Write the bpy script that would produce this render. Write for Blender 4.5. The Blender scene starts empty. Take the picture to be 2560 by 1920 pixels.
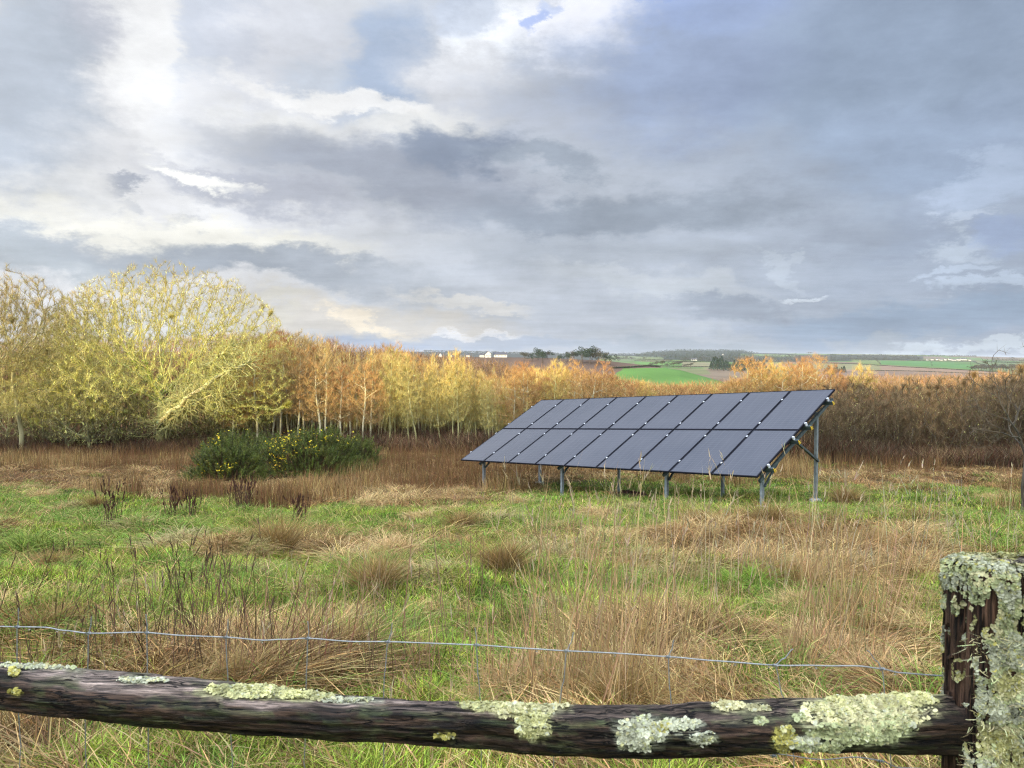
import bpy, math, random
import numpy as np
from mathutils import Vector
random.seed(7)
RNG = np.random.default_rng(11)
SC = bpy.context.scene
COL = SC.collection
F, HY = 1930.0, 900.0          # focal length and horizon row, in pixels of the 2560 px wide photograph
CAMZ = 1.55                    # eye height above the ground at the fence
SUN_EL, SUN_AZ = math.radians(7.0), math.radians(219.0)   # azimuth clockwise from +Y: behind the camera, to the left

def s2l(c):
    return tuple(((v/255)/12.92 if v <= 10 else ((v/255+0.055)/1.055)**2.4) for v in c)

# ------------------------------------------------------------------ noise
def _hash(ix, iy, seed):
    h = (ix.astype(np.int64)*374761393 + iy.astype(np.int64)*668265263 + seed*1442695041) & 0x7fffffff
    h = ((h ^ (h >> 13))*1274126177) & 0x7fffffff
    return ((h ^ (h >> 16)) & 0xffff)/65535.0
def vnoise(x, y, seed=0):
    x = np.asarray(x, float); y = np.asarray(y, float)
    ix = np.floor(x); iy = np.floor(y); fx = x-ix; fy = y-iy
    fx = fx*fx*(3-2*fx); fy = fy*fy*(3-2*fy)
    a = _hash(ix, iy, seed); b = _hash(ix+1, iy, seed); c = _hash(ix, iy+1, seed); d = _hash(ix+1, iy+1, seed)
    return (a*(1-fx)+b*fx)*(1-fy)+(c*(1-fx)+d*fx)*fy
def fbm(x, y, seed=0, o=4):
    s = 0; a = 1; t = 0
    for i in range(o):
        s = s+a*vnoise(np.asarray(x)*2**i, np.asarray(y)*2**i, seed+i*17); t += a; a *= .5
    return s/t
def sstep(a, b, x):
    t = np.clip((np.asarray(x, float)-a)/(b-a), 0, 1); return t*t*(3-2*t)

# ------------------------------------------------------------------ terrain (z relative to the camera, then + CAMZ)
ND = [-2000, 0, 3, 6, 10, 16, 24, 35, 45, 60, 90, 150, 300, 450]
NZ = [-1.5, -1.5, -1.62, -1.95, -2.42, -3.15, -4.08, -4.6, -5.2, -6.6, -9.5, -15, -25, -22]
CR_P = [-6000, 900, 1090, 1370, 1530, 1620, 1700, 1810, 1900, 9000]
CR_Y = [897, 890, 891, 894, 903, 914, 925, 955, 975, 975]
SK_P = [-6000, 1050, 1330, 1500, 1590, 1650, 1700, 1850, 1880, 2000, 2300, 2560, 9000]
SK_Y = [882, 879, 885, 887, 887, 879, 876, 876, 883, 884, 887, 893, 893]
def terrain(x, y):
    x = np.asarray(x, float); y = np.asarray(y, float)
    r = np.hypot(x, y)
    near = np.interp(y, ND, NZ)
    near = near - 0.02*np.clip(x-4, 0, 30)*sstep(10, 20, y)*0 + 0.10*(fbm(x*.35, y*.35, 3, 3)-.5)*sstep(3, 9, r)
    near = near + (0.06*(fbm(x*1.4, y*1.4, 5, 2)-.5) + 0.36*(fbm(x*.9, y*.9, 6, 2)-.45).clip(0, 1))*(y > 2)
    # unseen bank added behind the camera, its crest shaped to shade the meadow
    crest = np.interp(x, [-400, -150, -111, -99, -87, -76, -62, -35, 60, 400], [9, 12.2, 12.8, 12.3, 12.5, 14.7, 14.6, 14.8, 14, 10])
    crest = crest + 1.1*(fbm(x*.22, x*0+3.3, 9, 3)-.5) + 0.5*(fbm(x*1.1, x*0+1.3, 19, 2)-.5)
    t = sstep(-18, -60, y)*(1-.5*sstep(-60, -400, y))
    near = near*(1-t) + crest*t
    # open country beyond the trees
    ys = np.maximum(y, 1.0); px = 1280+F*np.clip(x/ys, -4, 4)
    cr = np.interp(px, CR_P, CR_Y); sk = np.interp(px, SK_P, SK_Y)
    ds = np.array([300, 450, 600, 720, 900, 1100, 1600, 2200, 3000, 4500, 7500])
    yp = [HY+161, HY+94, cr*.45+.55*990, cr, np.maximum(cr+8, 944), np.maximum(sk+52, 936), sk+33, sk+20, sk+10, sk, sk+16]
    far = np.zeros_like(ys)
    for i in range(len(ds)-1):
        m = (ys >= ds[i]) & (ys < ds[i+1])
        u = (ys-ds[i])/(ds[i+1]-ds[i])
        a = -(yp[i]-HY)/F*ds[i]; b = -(yp[i+1]-HY)/F*ds[i+1]
        u = u*u*(3-2*u)*.5+u*.5
        far = np.where(m, a+(b-a)*u, far)
    far = np.where(ys >= ds[-1], -(yp[-1]-HY)/F*ds[-1], far)
    w = sstep(250, 420, y)
    z = near*(1-w)+far*w
    return z+CAMZ
def gz(x, y): return float(terrain(np.array([x]), np.array([y]))[0])
def ypx_of(z, y): return HY-F*(z-CAMZ)/y
def on_ground(px, py, y0=2.5, y1=70, n=600):
    """the point of the terrain that a measured spot of the photograph stands on"""
    ys = np.geomspace(y0, y1, n); xs = (px-1280)/F*ys
    zz = terrain(xs, ys); q = ypx_of(zz, ys)
    k = np.where(q <= py)[0]
    i = k[0] if len(k) else n-1
    return xs[i], ys[i], zz[i]

# ------------------------------------------------------------------ mesh helpers
def mesh(name, V, T, mat, col=None, parent=None, smooth=False, rough=None):
    V = np.ascontiguousarray(V, dtype=np.float32); T = np.ascontiguousarray(T, dtype=np.int32)
    k = T.shape[1]; me = bpy.data.meshes.new(name)
    me.vertices.add(len(V)); me.vertices.foreach_set('co', V.ravel())
    me.loops.add(T.size); me.loops.foreach_set('vertex_index', T.ravel())
    me.polygons.add(len(T)); me.polygons.foreach_set('loop_start', np.arange(0, T.size, k, dtype=np.int32))
    me.polygons.foreach_set('loop_total', np.full(len(T), k, dtype=np.int32))
    me.polygons.foreach_set('use_smooth', np.full(len(T), bool(smooth), dtype=bool))
    me.update(calc_edges=True)
    if col is not None:
        a = me.color_attributes.new('Col', 'FLOAT_COLOR', 'POINT')
        c = np.ones((len(V), 4), np.float32); c[:, :3] = col; a.data.foreach_set('color', c.ravel())
    if mat: me.materials.append(mat)
    o = bpy.data.objects.new(name, me); COL.objects.link(o)
    if parent: o.parent = parent
    return o
def tag(o, label=None, cat=None, group=None, kind=None):
    if label: o['label'] = label
    if cat: o['category'] = cat
    if group: o['group'] = group
    if kind: o['kind'] = kind
    return o
def empty(name, loc, rz=0):
    o = bpy.data.objects.new(name, None); COL.objects.link(o); o.location = loc; o.rotation_euler[2] = rz
    o.empty_display_size = .2
    return o
def copy_tree(o, parent=None):
    c = o.copy(); COL.objects.link(c)
    if parent: c.parent = parent
    for ch in o.children: copy_tree(ch, c)
    return c
class MB:
    """collects pieces into one mesh"""
    def __init__(s): s.V = []; s.Q = []; s.C = []; s.n = 0
    def add(s, V, Q, c=None):
        V = np.asarray(V, float); Q = np.asarray(Q)
        if Q.shape[1] == 4: Q = np.concatenate([Q[:, [0, 1, 2]], Q[:, [0, 2, 3]]])
        s.V.append(V); s.Q.append(Q+s.n); s.n += len(V)
        s.C.append(np.broadcast_to(np.array(c if c is not None else (1, 1, 1), float), (len(V), 3)))
        return s
    def build(s, name, mat, parent=None, smooth=False):
        return mesh(name, np.concatenate(s.V), np.concatenate(s.Q), mat, np.concatenate(s.C), parent, smooth)
BOXQ = [(0, 1, 3, 2), (4, 6, 7, 5), (0, 4, 5, 1), (2, 3, 7, 6), (0, 2, 6, 4), (1, 5, 7, 3)]
def box(o, ax, ay, az, sx, sy, sz):
    """box: corner-centred o, unit axes, sizes (full)"""
    o, ax, ay, az = map(np.array, (o, ax, ay, az))
    V = [o+ax*sx*i+ay*sy*j+az*sz*k for i in (-.5, .5) for j in (-.5, .5) for k in (-.5, .5)]
    return np.array(V), np.array(BOXQ)
def tubes(P0, P1, R0, R1, n=3, rng=RNG):
    P0 = np.asarray(P0, float); P1 = np.asarray(P1, float); N = len(P0)
    d = P1-P0; L = np.linalg.norm(d, axis=1, keepdims=True)+1e-9; d = d/L
    ref = np.where(np.abs(d[:, 2:3]) > .9, np.array([[1., 0, 0]]), np.array([[0, 0, 1.]]))
    u = np.cross(d, ref); u /= np.linalg.norm(u, axis=1, keepdims=True)+1e-9; v = np.cross(d, u)
    th = np.arange(n)*2*math.pi/n
    ring = u[:, None, :]*np.cos(th)[None, :, None]+v[:, None, :]*np.sin(th)[None, :, None]
    A = P0[:, None, :]+ring*np.asarray(R0)[:, None, None]; B = P1[:, None, :]+ring*np.asarray(R1)[:, None, None]
    V = np.concatenate([A, B], axis=1).reshape(-1, 3)
    i = np.arange(n); j = (i+1) % n
    q = np.concatenate([np.stack([i, j, j+n], 1), np.stack([i, j+n, i+n], 1)])
    T = (q[None]+(np.arange(N)*2*n)[:, None, None]).reshape(-1, 3)
    return V, T
def blades(P, H, W, az, lean, C, segs=2, droop=0.0, dirs=None, tipc=None, rng=RNG):
    """thin tapering blades; lean = sideways reach as a share of the height; dirs replaces 'up'"""
    P = np.asarray(P, float); N = len(P); H = np.broadcast_to(H, N); W = np.broadcast_to(W, N)
    lean = np.broadcast_to(lean, N); droop = np.broadcast_to(droop, N)
    ld = np.stack([np.cos(az), np.sin(az), np.zeros(N)], 1)
    up = np.tile([0, 0, 1.], (N, 1)) if dirs is None else dirs
    fa = rng.uniform(0, 2*math.pi, N)
    side = np.stack([np.cos(fa), np.sin(fa), rng.uniform(-.3, .3, N)], 1)
    V = []; Cc = []
    C = np.broadcast_to(C, (N, 3))
    for k in range(segs+1):
        t = k/segs
        c = P+up*(H*(t-droop*t*t))[:, None]+ld*(H*lean*t**1.7)[:, None]
        cc = C if tipc is None else C*(1-t)+np.broadcast_to(tipc, (N, 3))*t
        if k < segs:
            w = (W*(1-.55*t))[:, None]*.5
            V += [c-side*w, c+side*w]; Cc += [cc, cc]
        else:
            V.append(c); Cc.append(cc)
    nv = 2*segs+1
    V = np.stack(V, 1).reshape(-1, 3); Cc = np.stack(Cc, 1).reshape(-1, 3)
    tr = []
    for k in range(segs-1): a = 2*k; tr += [(a, a+1, a+3), (a, a+3, a+2)]
    a = 2*(segs-1); tr.append((a, a+1, a+2))
    T = (np.array(tr)[None]+(np.arange(N)*nv)[:, None, None]).reshape(-1, 3)
    return V, T, Cc
def jitter(c, n, amt=.25, rng=RNG, hue=.08):
    c = np.broadcast_to(np.asarray(c, float), (n, 3))
    return np.clip(c*(1+amt*rng.normal(size=(n, 1))).clip(.35, 2)*(1+hue*rng.normal(size=(n, 3))), .003, .9)

# ------------------------------------------------------------------ materials
def new_mat(name):
    m = bpy.data.materials.new(name); m.use_nodes = True; nt = m.node_tree
    b = nt.nodes['Principled BSDF']; return m, nt, b
def attr_mat(name, rough=.7, spec=.25, trans=0.0):
    m, nt, b = new_mat(name)
    a = nt.nodes.new('ShaderNodeAttribute'); a.attribute_name = 'Col'
    nt.links.new(a.outputs['Color'], b.inputs['Base Color'])
    b.inputs['Roughness'].default_value = rough; b.inputs['Specular IOR Level'].default_value = spec
    if trans > 0:
        t = nt.nodes.new('ShaderNodeBsdfTranslucent'); nt.links.new(a.outputs['Color'], t.inputs['Color'])
        mx = nt.nodes.new('ShaderNodeMixShader'); mx.inputs[0].default_value = trans
        out = nt.nodes['Material Output']
        nt.links.new(b.outputs[0], mx.inputs[1]); nt.links.new(t.outputs[0], mx.inputs[2]); nt.links.new(mx.outputs[0], out.inputs[0])
    return m
def flat_mat(name, c, rough=.5, metal=0, spec=.5, noise=0.0, nscale=20, bump=0.0, bscale=60):
    m, nt, b = new_mat(name)
    b.inputs['Base Color'].default_value = (*c, 1); b.inputs['Roughness'].default_value = rough
    b.inputs['Metallic'].default_value = metal; b.inputs['Specular IOR Level'].default_value = spec
    if noise > 0:
        tc = nt.nodes.new('ShaderNodeTexCoord'); n = nt.nodes.new('ShaderNodeTexNoise'); n.inputs['Scale'].default_value = nscale
        n.inputs['Detail'].default_value = 6
        nt.links.new(tc.outputs['Object'], n.inputs['Vector'])
        r = nt.nodes.new('ShaderNodeValToRGB')
        r.color_ramp.elements[0].position = .3; r.color_ramp.elements[1].position = .72
        r.color_ramp.elements[0].color = (*[v*(1-noise) for v in c], 1); r.color_ramp.elements[1].color = (*[min(1, v*(1+noise)) for v in c], 1)
        nt.links.new(n.outputs['Fac'], r.inputs[0]); nt.links.new(r.outputs[0], b.inputs['Base Color'])
    if bump > 0:
        tc = nt.nodes.new('ShaderNodeTexCoord'); n = nt.nodes.new('ShaderNodeTexNoise'); n.inputs['Scale'].default_value = bscale
        nt.links.new(tc.outputs['Object'], n.inputs['Vector'])
        bp = nt.nodes.new('ShaderNodeBump'); bp.inputs['Strength'].default_value = bump; bp.inputs['Distance'].default_value = .01
        nt.links.new(n.outputs['Fac'], bp.inputs['Height']); nt.links.new(bp.outputs[0], b.inputs['Normal'])
    return m
M_GRASS = attr_mat('grass_blade', .6, .12, .12)
M_DEAD = attr_mat('dry_stem', .7, .1, .06)
M_TWIG = attr_mat('twig', .8, .15, .0)
M_BARK = attr_mat('lichened_bark', .85, .15, .0)
M_LEAF = attr_mat('evergreen_leaf', .5, .35, .15)
M_FIELD = attr_mat('fields', .95, .05, 0)
M_PAINT = attr_mat('painted', .8, .2, 0)
# ground: vertex colours broken up by noise
def ground_mat():
    m, nt, b = new_mat('meadow_ground'); N = nt.nodes; L = nt.links
    a = N.new('ShaderNodeAttribute'); a.attribute_name = 'Col'
    tc = N.new('ShaderNodeTexCoord')
    n1 = N.new('ShaderNodeTexNoise'); n1.inputs['Scale'].default_value = 9; n1.inputs['Detail'].default_value = 8; n1.inputs['Roughness'].default_value = .7
    L.new(tc.outputs['Object'], n1.inputs['Vector'])
    mr = N.new('ShaderNodeMapRange'); mr.inputs[1].default_value = .3; mr.inputs[2].default_value = .7; mr.inputs[3].default_value = .55; mr.inputs[4].default_value = 1.35
    L.new(n1.outputs['Fac'], mr.inputs[0])
    n2 = N.new('ShaderNodeTexNoise'); n2.inputs['Scale'].default_value = .02; n2.inputs['Detail'].default_value = 9; L.new(tc.outputs['Object'], n2.inputs['Vector'])
    mr2 = N.new('ShaderNodeMapRange'); mr2.inputs[1].default_value = .3; mr2.inputs[2].default_value = .7; mr2.inputs[3].default_value = .8; mr2.inputs[4].default_value = 1.2
    L.new(n2.outputs['Fac'], mr2.inputs[0])
    mm = N.new('ShaderNodeMath'); mm.operation = 'MULTIPLY'; L.new(mr.outputs[0], mm.inputs[0]); L.new(mr2.outputs[0], mm.inputs[1])
    mx = N.new('ShaderNodeVectorMath'); mx.operation = 'SCALE'; L.new(a.outputs['Color'], mx.inputs[0]); L.new(mm.outputs[0], mx.inputs['Scale'])
    L.new(mx.outputs[0], b.inputs['Base Color']); b.inputs['Roughness'].default_value = .95; b.inputs['Specular IOR Level'].default_value = .1
    bp = N.new('ShaderNodeBump'); bp.inputs['Strength'].default_value = .6; bp.inputs['Distance'].default_value = .04
    L.new(n1.outputs['Fac'], bp.inputs['Height']); L.new(bp.outputs[0], b.inputs['Normal'])
    return m
M_GROUND = ground_mat()

# ------------------------------------------------------------------ meadow cover map (0 = dry brown, 1 = fresh green), measured spots of the photo
GREENS = [(450, 1500, 480, 80, 1.0), (1150, 1550, 260, 90, 1.0), (120, 1330, 160, 60, .5), (500, 1290, 170, 40, .8), (820, 1300, 260, 45, .6),
          (1350, 1270, 190, 40, .9), (1650, 1250, 300, 30, .9), (2050, 1260, 260, 40, .7), (2450, 1330, 200, 40, .6), (2080, 1170, 120, 14, .5),
          (2180, 1155, 130, 14, .8), (1180, 1420, 240, 60, .6), (1750, 1500, 260, 60, .6), (60, 1255, 150, 22, .7), (300, 1850, 420, 70, 1.0), (900, 1860, 250, 50, .9),
          (2050, 1480, 200, 70, .6), (1930, 1690, 170, 60, .9), (1150, 1650, 170, 70, .9), (1930, 1560, 120, 40, .8), (250, 1420, 420, 60, .9), (1500, 1330, 200, 30, .5), (2300, 1250, 250, 30, .6)]
DRYS = [(830, 1360, 190, 55, .9), (1520, 1640, 300, 105, .8), (1830, 1380, 380, 90, .8), (2130, 1500, 170, 140, .6), (1300, 1350, 230, 45, .6), (450, 1360, 160, 40, .3),
        (650, 1700, 380, 70, .45), (1000, 1640, 140, 60, .5), (150, 1620, 200, 50, .3), (60, 1870, 120, 70, .8), (2250, 1650, 140, 150, .8), (900, 1215, 500, 50, 1.0),
        (300, 1190, 600, 45, .9), (1100, 1240, 300, 40, .8), (2150, 1350, 330, 40, .5), (2350, 1200, 300, 25, .5), (1650, 1880, 500, 60, .7)]
def to_px(x, y, z):
    return 1280+F*x/np.maximum(y, .5), HY-F*(z-CAMZ)/np.maximum(y, .5)
def greenness(x, y, z):
    px, py = to_px(x, y, z)
    wx = 60*(fbm(x*.6, y*.6, 31, 3)-.5)*2; wy = 22*(fbm(x*.6, y*.6, 37, 3)-.5)*2
    g = .66+0*px
    for cx, cy, rx, ry, a in GREENS: g = g+a*.75*np.exp(-(((px+wx-cx)/rx)**2+((py+wy-cy)/ry)**2))
    for cx, cy, rx, ry, a in DRYS: g = g-a*.66*np.exp(-(((px+wx-cx)/rx)**2+((py+wy-cy)/ry)**2))
    g = g+1.5*(fbm(x*.7, y*.7, 41, 4)-.5)
    g = g-.42*sstep(22, 29, y)
    return np.clip(g, 0, 1)
C_GREEN = np.array([.12, .21, .022]); C_GREEN2 = np.array([.40, .47, .07]); C_STRAW = np.array([.50, .35, .15]); C_BROWN = np.array([.22, .135, .052])
C_RED = np.array([.17, .09, .042])
def clumpy(x, y): return (.35+1.25*fbm(x*5, y*5, 141, 3)*(.40+1.2*fbm(x*1.3, y*1.3, 143, 3)))[:, None]

# ------------------------------------------------------------------ ground sheet
def build_ground():
    a = np.concatenate([np.arange(-40, 40, .11), np.arange(40, 320, 1.6)])
    a = np.radians(a)
    r = np.concatenate([np.array([.4, .8, 1.2]), np.geomspace(1.6, 60, 190), np.geomspace(62, 420, 60), np.geomspace(425, 5000, 330), [5600, 6500, 8000, 11000]])
    A, R = np.meshgrid(a, r)
    X = R*np.sin(A); Y = R*np.cos(A); Z = terrain(X, Y)
    # field pattern of the far country
    px, py = to_px(X, Y, Z)
    base = np.zeros(X.shape+(3,))
    g = greenness(X, Y, Z)[..., None]
    near = g*C_GREEN*.75+(1-g)*np.array([.17, .11, .06])
    col = near*.6
    dark = np.array([.05, .055, .03])
    w = (Y > 75)[..., None]
    past = np.array([.12, .17, .055])
    vary = fbm(X*.004, Y*.0025, 71, 2)[..., None]
    fc = past*(.8+.5*vary)
    # patchwork cells, skewed
    cu = np.floor((px+Y*.05)/95+.3*np.sin(Y*.004)); cv = np.floor(np.log(np.maximum(Y, 10))*5.2+px*.0009)
    hcell = _hash(cu, cv, 5)[..., None]
    pal = np.where(hcell < .35, np.array([.13, .19, .06]), np.where(hcell < .6, np.array([.17, .18, .08]), np.where(hcell < .8, np.array([.10, .17, .05]), np.array([.20, .15, .10]))))
    fc = np.where((Y > 900)[..., None], pal, fc)
    fc = np.where(((Y > 120) & (Y < 450))[..., None], np.array([.16, .12, .07])*(.7+.6*vary), fc)
    fc = np.where(((Y > 820) & (px < 1500))[..., None], np.array([.045, .05, .038]), fc)
    def reg(m, c):
        nonlocal fc
        fc = np.where(m[..., None], np.array(c), fc)
    rid = (Y > 430) & (Y < 760)
    brown = (.135, .09, .065)
    edge = np.interp(px, [900, 1500, 1560, 1690, 1720], [960, 960, 921, 919, 905])
    reg(rid, (.11, .225, .05))
    reg(rid & (py < edge) & (px < 1710), brown)
    farm = Y > 900
    def poly(pts, c):
        xs = [p[0] for p in pts]; top = [p[1] for p in pts]; bot = [p[2] for p in pts]
        m = farm & (px > xs[0]) & (px < xs[-1]) & (py > np.interp(px, xs, top)) & (py < np.interp(px, xs, bot))
        reg(m, c)
    poly([(1500, 880, 892), (1590, 884, 894), (1650, 872, 898), (1700, 870, 900), (1850, 870, 906), (1885, 878, 906), (2000, 887, 904), (2200, 888, 901), (2310, 891, 899)], (.04, .048, .035))
    poly([(1515, 889, 902), (1660, 892, 902)], (.15, .18, .08))
    poly([(1586, 903, 913), (1706, 907, 913)], (.11, .22, .05))
    poly([(1706, 904, 918), (1796, 907, 918)], (.22, .2, .11))
    poly([(1850, 884, 893), (1985, 887, 894)], (.15, .2, .07))
    poly([(2045, 908, 950), (2210, 912, 950), (2517, 932, 950)], (.27, .18, .12))
    poly([(2070, 925, 960), (2560, 938, 960)], (.21, .15, .11))
    poly([(1990, 906, 922), (2200, 912, 925)], (.22, .21, .10))
    poly([(2130, 898, 905), (2200, 901, 912)], (.16, .2, .07))
    poly([(2200, 901, 911), (2326, 903, 916), (2446, 913, 924)], (.09, .2, .055))
    poly([(2440, 905, 926), (2560, 908, 935)], (.13, .17, .07))
    col = np.where(w, fc, col)
    n, k = X.shape
    V = np.stack([X, Y, Z], -1).reshape(-1, 3)
    i = np.arange(n-1)[:, None]; j = np.arange(k)[None, :]; j2 = (j+1) % k
    Q = np.stack([i*k+j, i*k+j2, (i+1)*k+j2, (i+1)*k+j], -1).reshape(-1, 4)
    c = V[0:1]*0; c[0, 2] = gz(0, 0)
    # centre fan closed with quads collapsed to triangles
    Vall = np.concatenate([V, c]); Call = np.concatenate([col.reshape(-1, 3), col.reshape(-1, 3)[:1]])
    T = np.concatenate([Q[:, [0, 1, 2]], Q[:, [0, 2, 3]], np.stack([np.full(k, len(V)), np.roll(np.arange(k), -1), np.arange(k)], 1)])
    T = T[:, ::-1]
    o = mesh('ground', Vall, T, M_GROUND, Call, smooth=True)
    tag(o, kind='structure')
build_ground()

# ------------------------------------------------------------------ trees grown by space colonisation
def colonize(att, trunk, step, di, dk, maxit=160, up=.12, rng=RNG):
    nodes = [np.array(p, float) for p in trunk]; par = [-1]+list(range(len(trunk)-1))
    att = att.copy(); best = np.full(len(att), 1e9); bi = np.zeros(len(att), int)
    new = list(range(len(nodes)))
    for it in range(maxit):
        for ni in new:
            d = np.linalg.norm(att-nodes[ni], axis=1); m = d < best
            best[m] = d[m]; bi[m] = ni
        keep = best > dk
        att = att[keep]; best = best[keep]; bi = bi[keep]
        if not len(att): break
        act = best < di
        if not act.any(): break
        P = np.array(nodes)
        dirs = att[act]-P[bi[act]]; dirs /= np.linalg.norm(dirs, axis=1, keepdims=True)
        acc = np.zeros((len(P), 3)); np.add.at(acc, bi[act], dirs)
        new = []
        for ni in np.unique(bi[act]):
            v = acc[ni]; L = np.linalg.norm(v)
            if L < 1e-3: v = rng.normal(size=3); L = np.linalg.norm(v)
            pd = P[ni]-P[par[ni]] if par[ni] >= 0 else np.array([0, 0, 1.]); pd = pd/(np.linalg.norm(pd)+1e-9)
            v = v/L+.75*pd+np.array([0, 0, up])+.20*rng.normal(size=3); v /= np.linalg.norm(v)
            nodes.append(P[ni]+v*step*rng.uniform(.8, 1.2)); par.append(ni); new.append(len(nodes)-1)
        if len(nodes) > 15000: break
    return np.array(nodes), np.array(par)
def radii(P, par, r0, e, rmax):
    s = np.zeros(len(P)); leaf = np.ones(len(P), bool); leaf[par[1:]] = False
    s[leaf] = r0**e
    for i in range(len(P)-1, 0, -1): s[par[i]] += s[i]
    r = s**(1/e)
    if r[0] > rmax: r = r0+(r-r0)*(rmax-r0)/(r[0]-r0)
    return r, leaf
def make_tree(name, att, trunk, step, di, dk, r0, e, rmax, thr, ntw, ltw, wtw, cbark, ctwlow, ctwhigh, up=.12, twup=.5, mossy=0, lich=0, seed=1, label=None, cat='tree', group=None, crown_name='crown', loc=(0, 0, 0)):
    rng = np.random.default_rng(seed)
    P, par = colonize(att(rng), trunk, step, di, dk, up=up, rng=rng)
    r, leaf = radii(P, par, r0, e, rmax)
    i = np.arange(1, len(P)); p0 = P[par[i]]; p1 = P[i]; ra = np.minimum(r[par[i]], r[i]*1.5); rb = r[i]
    zmin, zmax = P[:, 2].min(), P[:, 2].max()
    root = empty(name, loc)
    big = ra > thr
    mb = MB()
    V, T = tubes(p0[big], p1[big]+(p1[big]-p0[big])*.06, ra[big], rb[big], 7)
    h = V[:, 2:3]; nn = fbm(V[:, 0]*3+V[:, 1]*2, V[:, 2]*1.5, 3)[:, None]
    cb = np.asarray(cbark[0])*(1-nn)+np.asarray(cbark[1])*nn
    n2 = (fbm(V[:, 0]*9+V[:, 1]*7, V[:, 2]*6, 8, 2)[:, None] > .6)
    cb = np.where(n2, cb*.6, cb)
    mb.V.append(V); mb.Q.append(T); mb.C.append(cb); mb.n += len(V)
    mb.build('trunk', M_BARK, root, True)
    # thin branches
    mc = MB(); sm = ~big
    V, T = tubes(p0[sm], p1[sm], ra[sm], rb[sm], 3)
    f = ((V[:, 2:3]-zmin)/(zmax-zmin)).clip(0, 1)
    mixc = np.asarray(ctwlow)*(1-f)+np.asarray(ctwhigh)*f
    mc.V.append(V); mc.Q.append(T); mc.C.append(mixc*rng.uniform(.7, 1.3, (len(V)//6, 1)).repeat(6, 0)); mc.n += len(V)
    # twigs
    cand = i[rb < thr*.8]
    src = rng.choice(cand, ntw); lf = i[leaf[i]]; hl = int(ntw*.25); src[:hl] = rng.choice(lf, hl)
    t = rng.uniform(0, 1, (ntw, 1)); B = P[src]*t+P[par[src]]*(1-t)
    d = P[src]-P[par[src]]; d /= np.linalg.norm(d, axis=1, keepdims=True)+1e-9
    d = d*.7+rng.normal(size=(ntw, 3))*.75+np.array([0, 0, twup]); d /= np.linalg.norm(d, axis=1, keepdims=True)
    H = rng.uniform(.35, 1, ntw)*ltw
    f = ((B[:, 2:3]-zmin)/(zmax-zmin)).clip(0, 1); f = f+rng.normal(size=f.shape)*.12
    f = f.clip(0, 1)
    tc = jitter(np.asarray(ctwlow)*(1-f)+np.asarray(ctwhigh)*f, ntw, .28, rng)
    V, T, C = blades(B, H, wtw, rng.uniform(0, 6.28, ntw), rng.uniform(-.35, .35, ntw), tc, 2, 0, d, rng=rng)
    mc.V.append(V); mc.Q.append(T+mc.n); mc.C.append(C); mc.n += len(V)
    if lich:      # lichen tufts along the branches
        src = rng.choice(i[(rb < thr*2.2)], lich); t = rng.uniform(0, 1, (lich, 1)); B = P[src]*t+P[par[src]]*(1-t)
        d = rng.normal(size=(lich, 3)); d /= np.linalg.norm(d, axis=1, keepdims=True)
        V, T, C = blades(B, rng.uniform(.05, .16, lich), rng.uniform(.015, .04, lich), rng.uniform(0, 6.28, lich), rng.uniform(-.4, .4, lich), jitter((.66, .65, .22), lich, .35, rng), 2, 0, d, rng=rng)
        mc.V.append(V); mc.Q.append(T+mc.n); mc.C.append(C); mc.n += len(V)
    mc.build(crown_name, M_TWIG, root)
    if mossy:
        src = rng.choice(i[(ra > thr*1.3) & (p0[:, 2] < zmin+(zmax-zmin)*.55)], mossy); t = rng.uniform(0, 1, (mossy, 1))
        d = rng.normal(size=(mossy, 3)); d /= np.linalg.norm(d, axis=1, keepdims=True)
        B = P[src]*t+P[par[src]]*(1-t)+d*r[src][:, None]*.9
        V, T, C = blades(B, rng.uniform(.04, .14, mossy), rng.uniform(.03, .06, mossy), rng.uniform(0, 6.28, mossy), .3, jitter((.34, .42, .05), mossy, .3, rng), 2, 0, d, rng=rng)
        mesh('moss', V, T, M_LEAF, C, root)
    tag(root, label, cat, group)
    return root
def dome(n, cx, cy, cz, rx, ry, rz, flo=-.3, shell=.5, bumps=0):
    def f(rng):
        out = []
        while len(out) < n:
            v = rng.normal(size=3); v /= np.linalg.norm(v); rr = rng.uniform(0, 1)**(1/3)*(1-shell)+shell*rng.uniform(.75, 1)
            if v[2]*rr < flo: continue
            lump = 1+bumps*math.sin(v[0]*7+v[2]*5)*math.cos(v[1]*6+v[2]*4)
            out.append((cx+v[0]*rx*rr*lump, cy+v[1]*ry*rr*lump, cz+v[2]*rz*rr*lump))
        return np.array(out)
    return f
def multi(*fs): return lambda rng: np.concatenate([f(rng) for f in fs])
def hollow(f):
    def g(rng):
        A = f(rng); m = (A[:, 0] > -1.3) & (A[:, 0] < 3.2) & (A[:, 1] < -.4) & (A[:, 2] < .5+np.interp(A[:, 0], [-1.3, 0, 3.2], [2.4, 2.4, 3.4])); return A[~m]
    return g
LICH = ((.66, .63, .24), (.80, .76, .34)); TWL = (.36, .35, .13); TWH = (.36, .27, .14)
def place(o, px, y, s=1, rz=0, dz=0):
    x = (px-1280)/F*y; o.location = (x, y, gz(x, y)-.05+dz); o.scale = (s, s, s); o.rotation_euler[2] = rz
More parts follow.
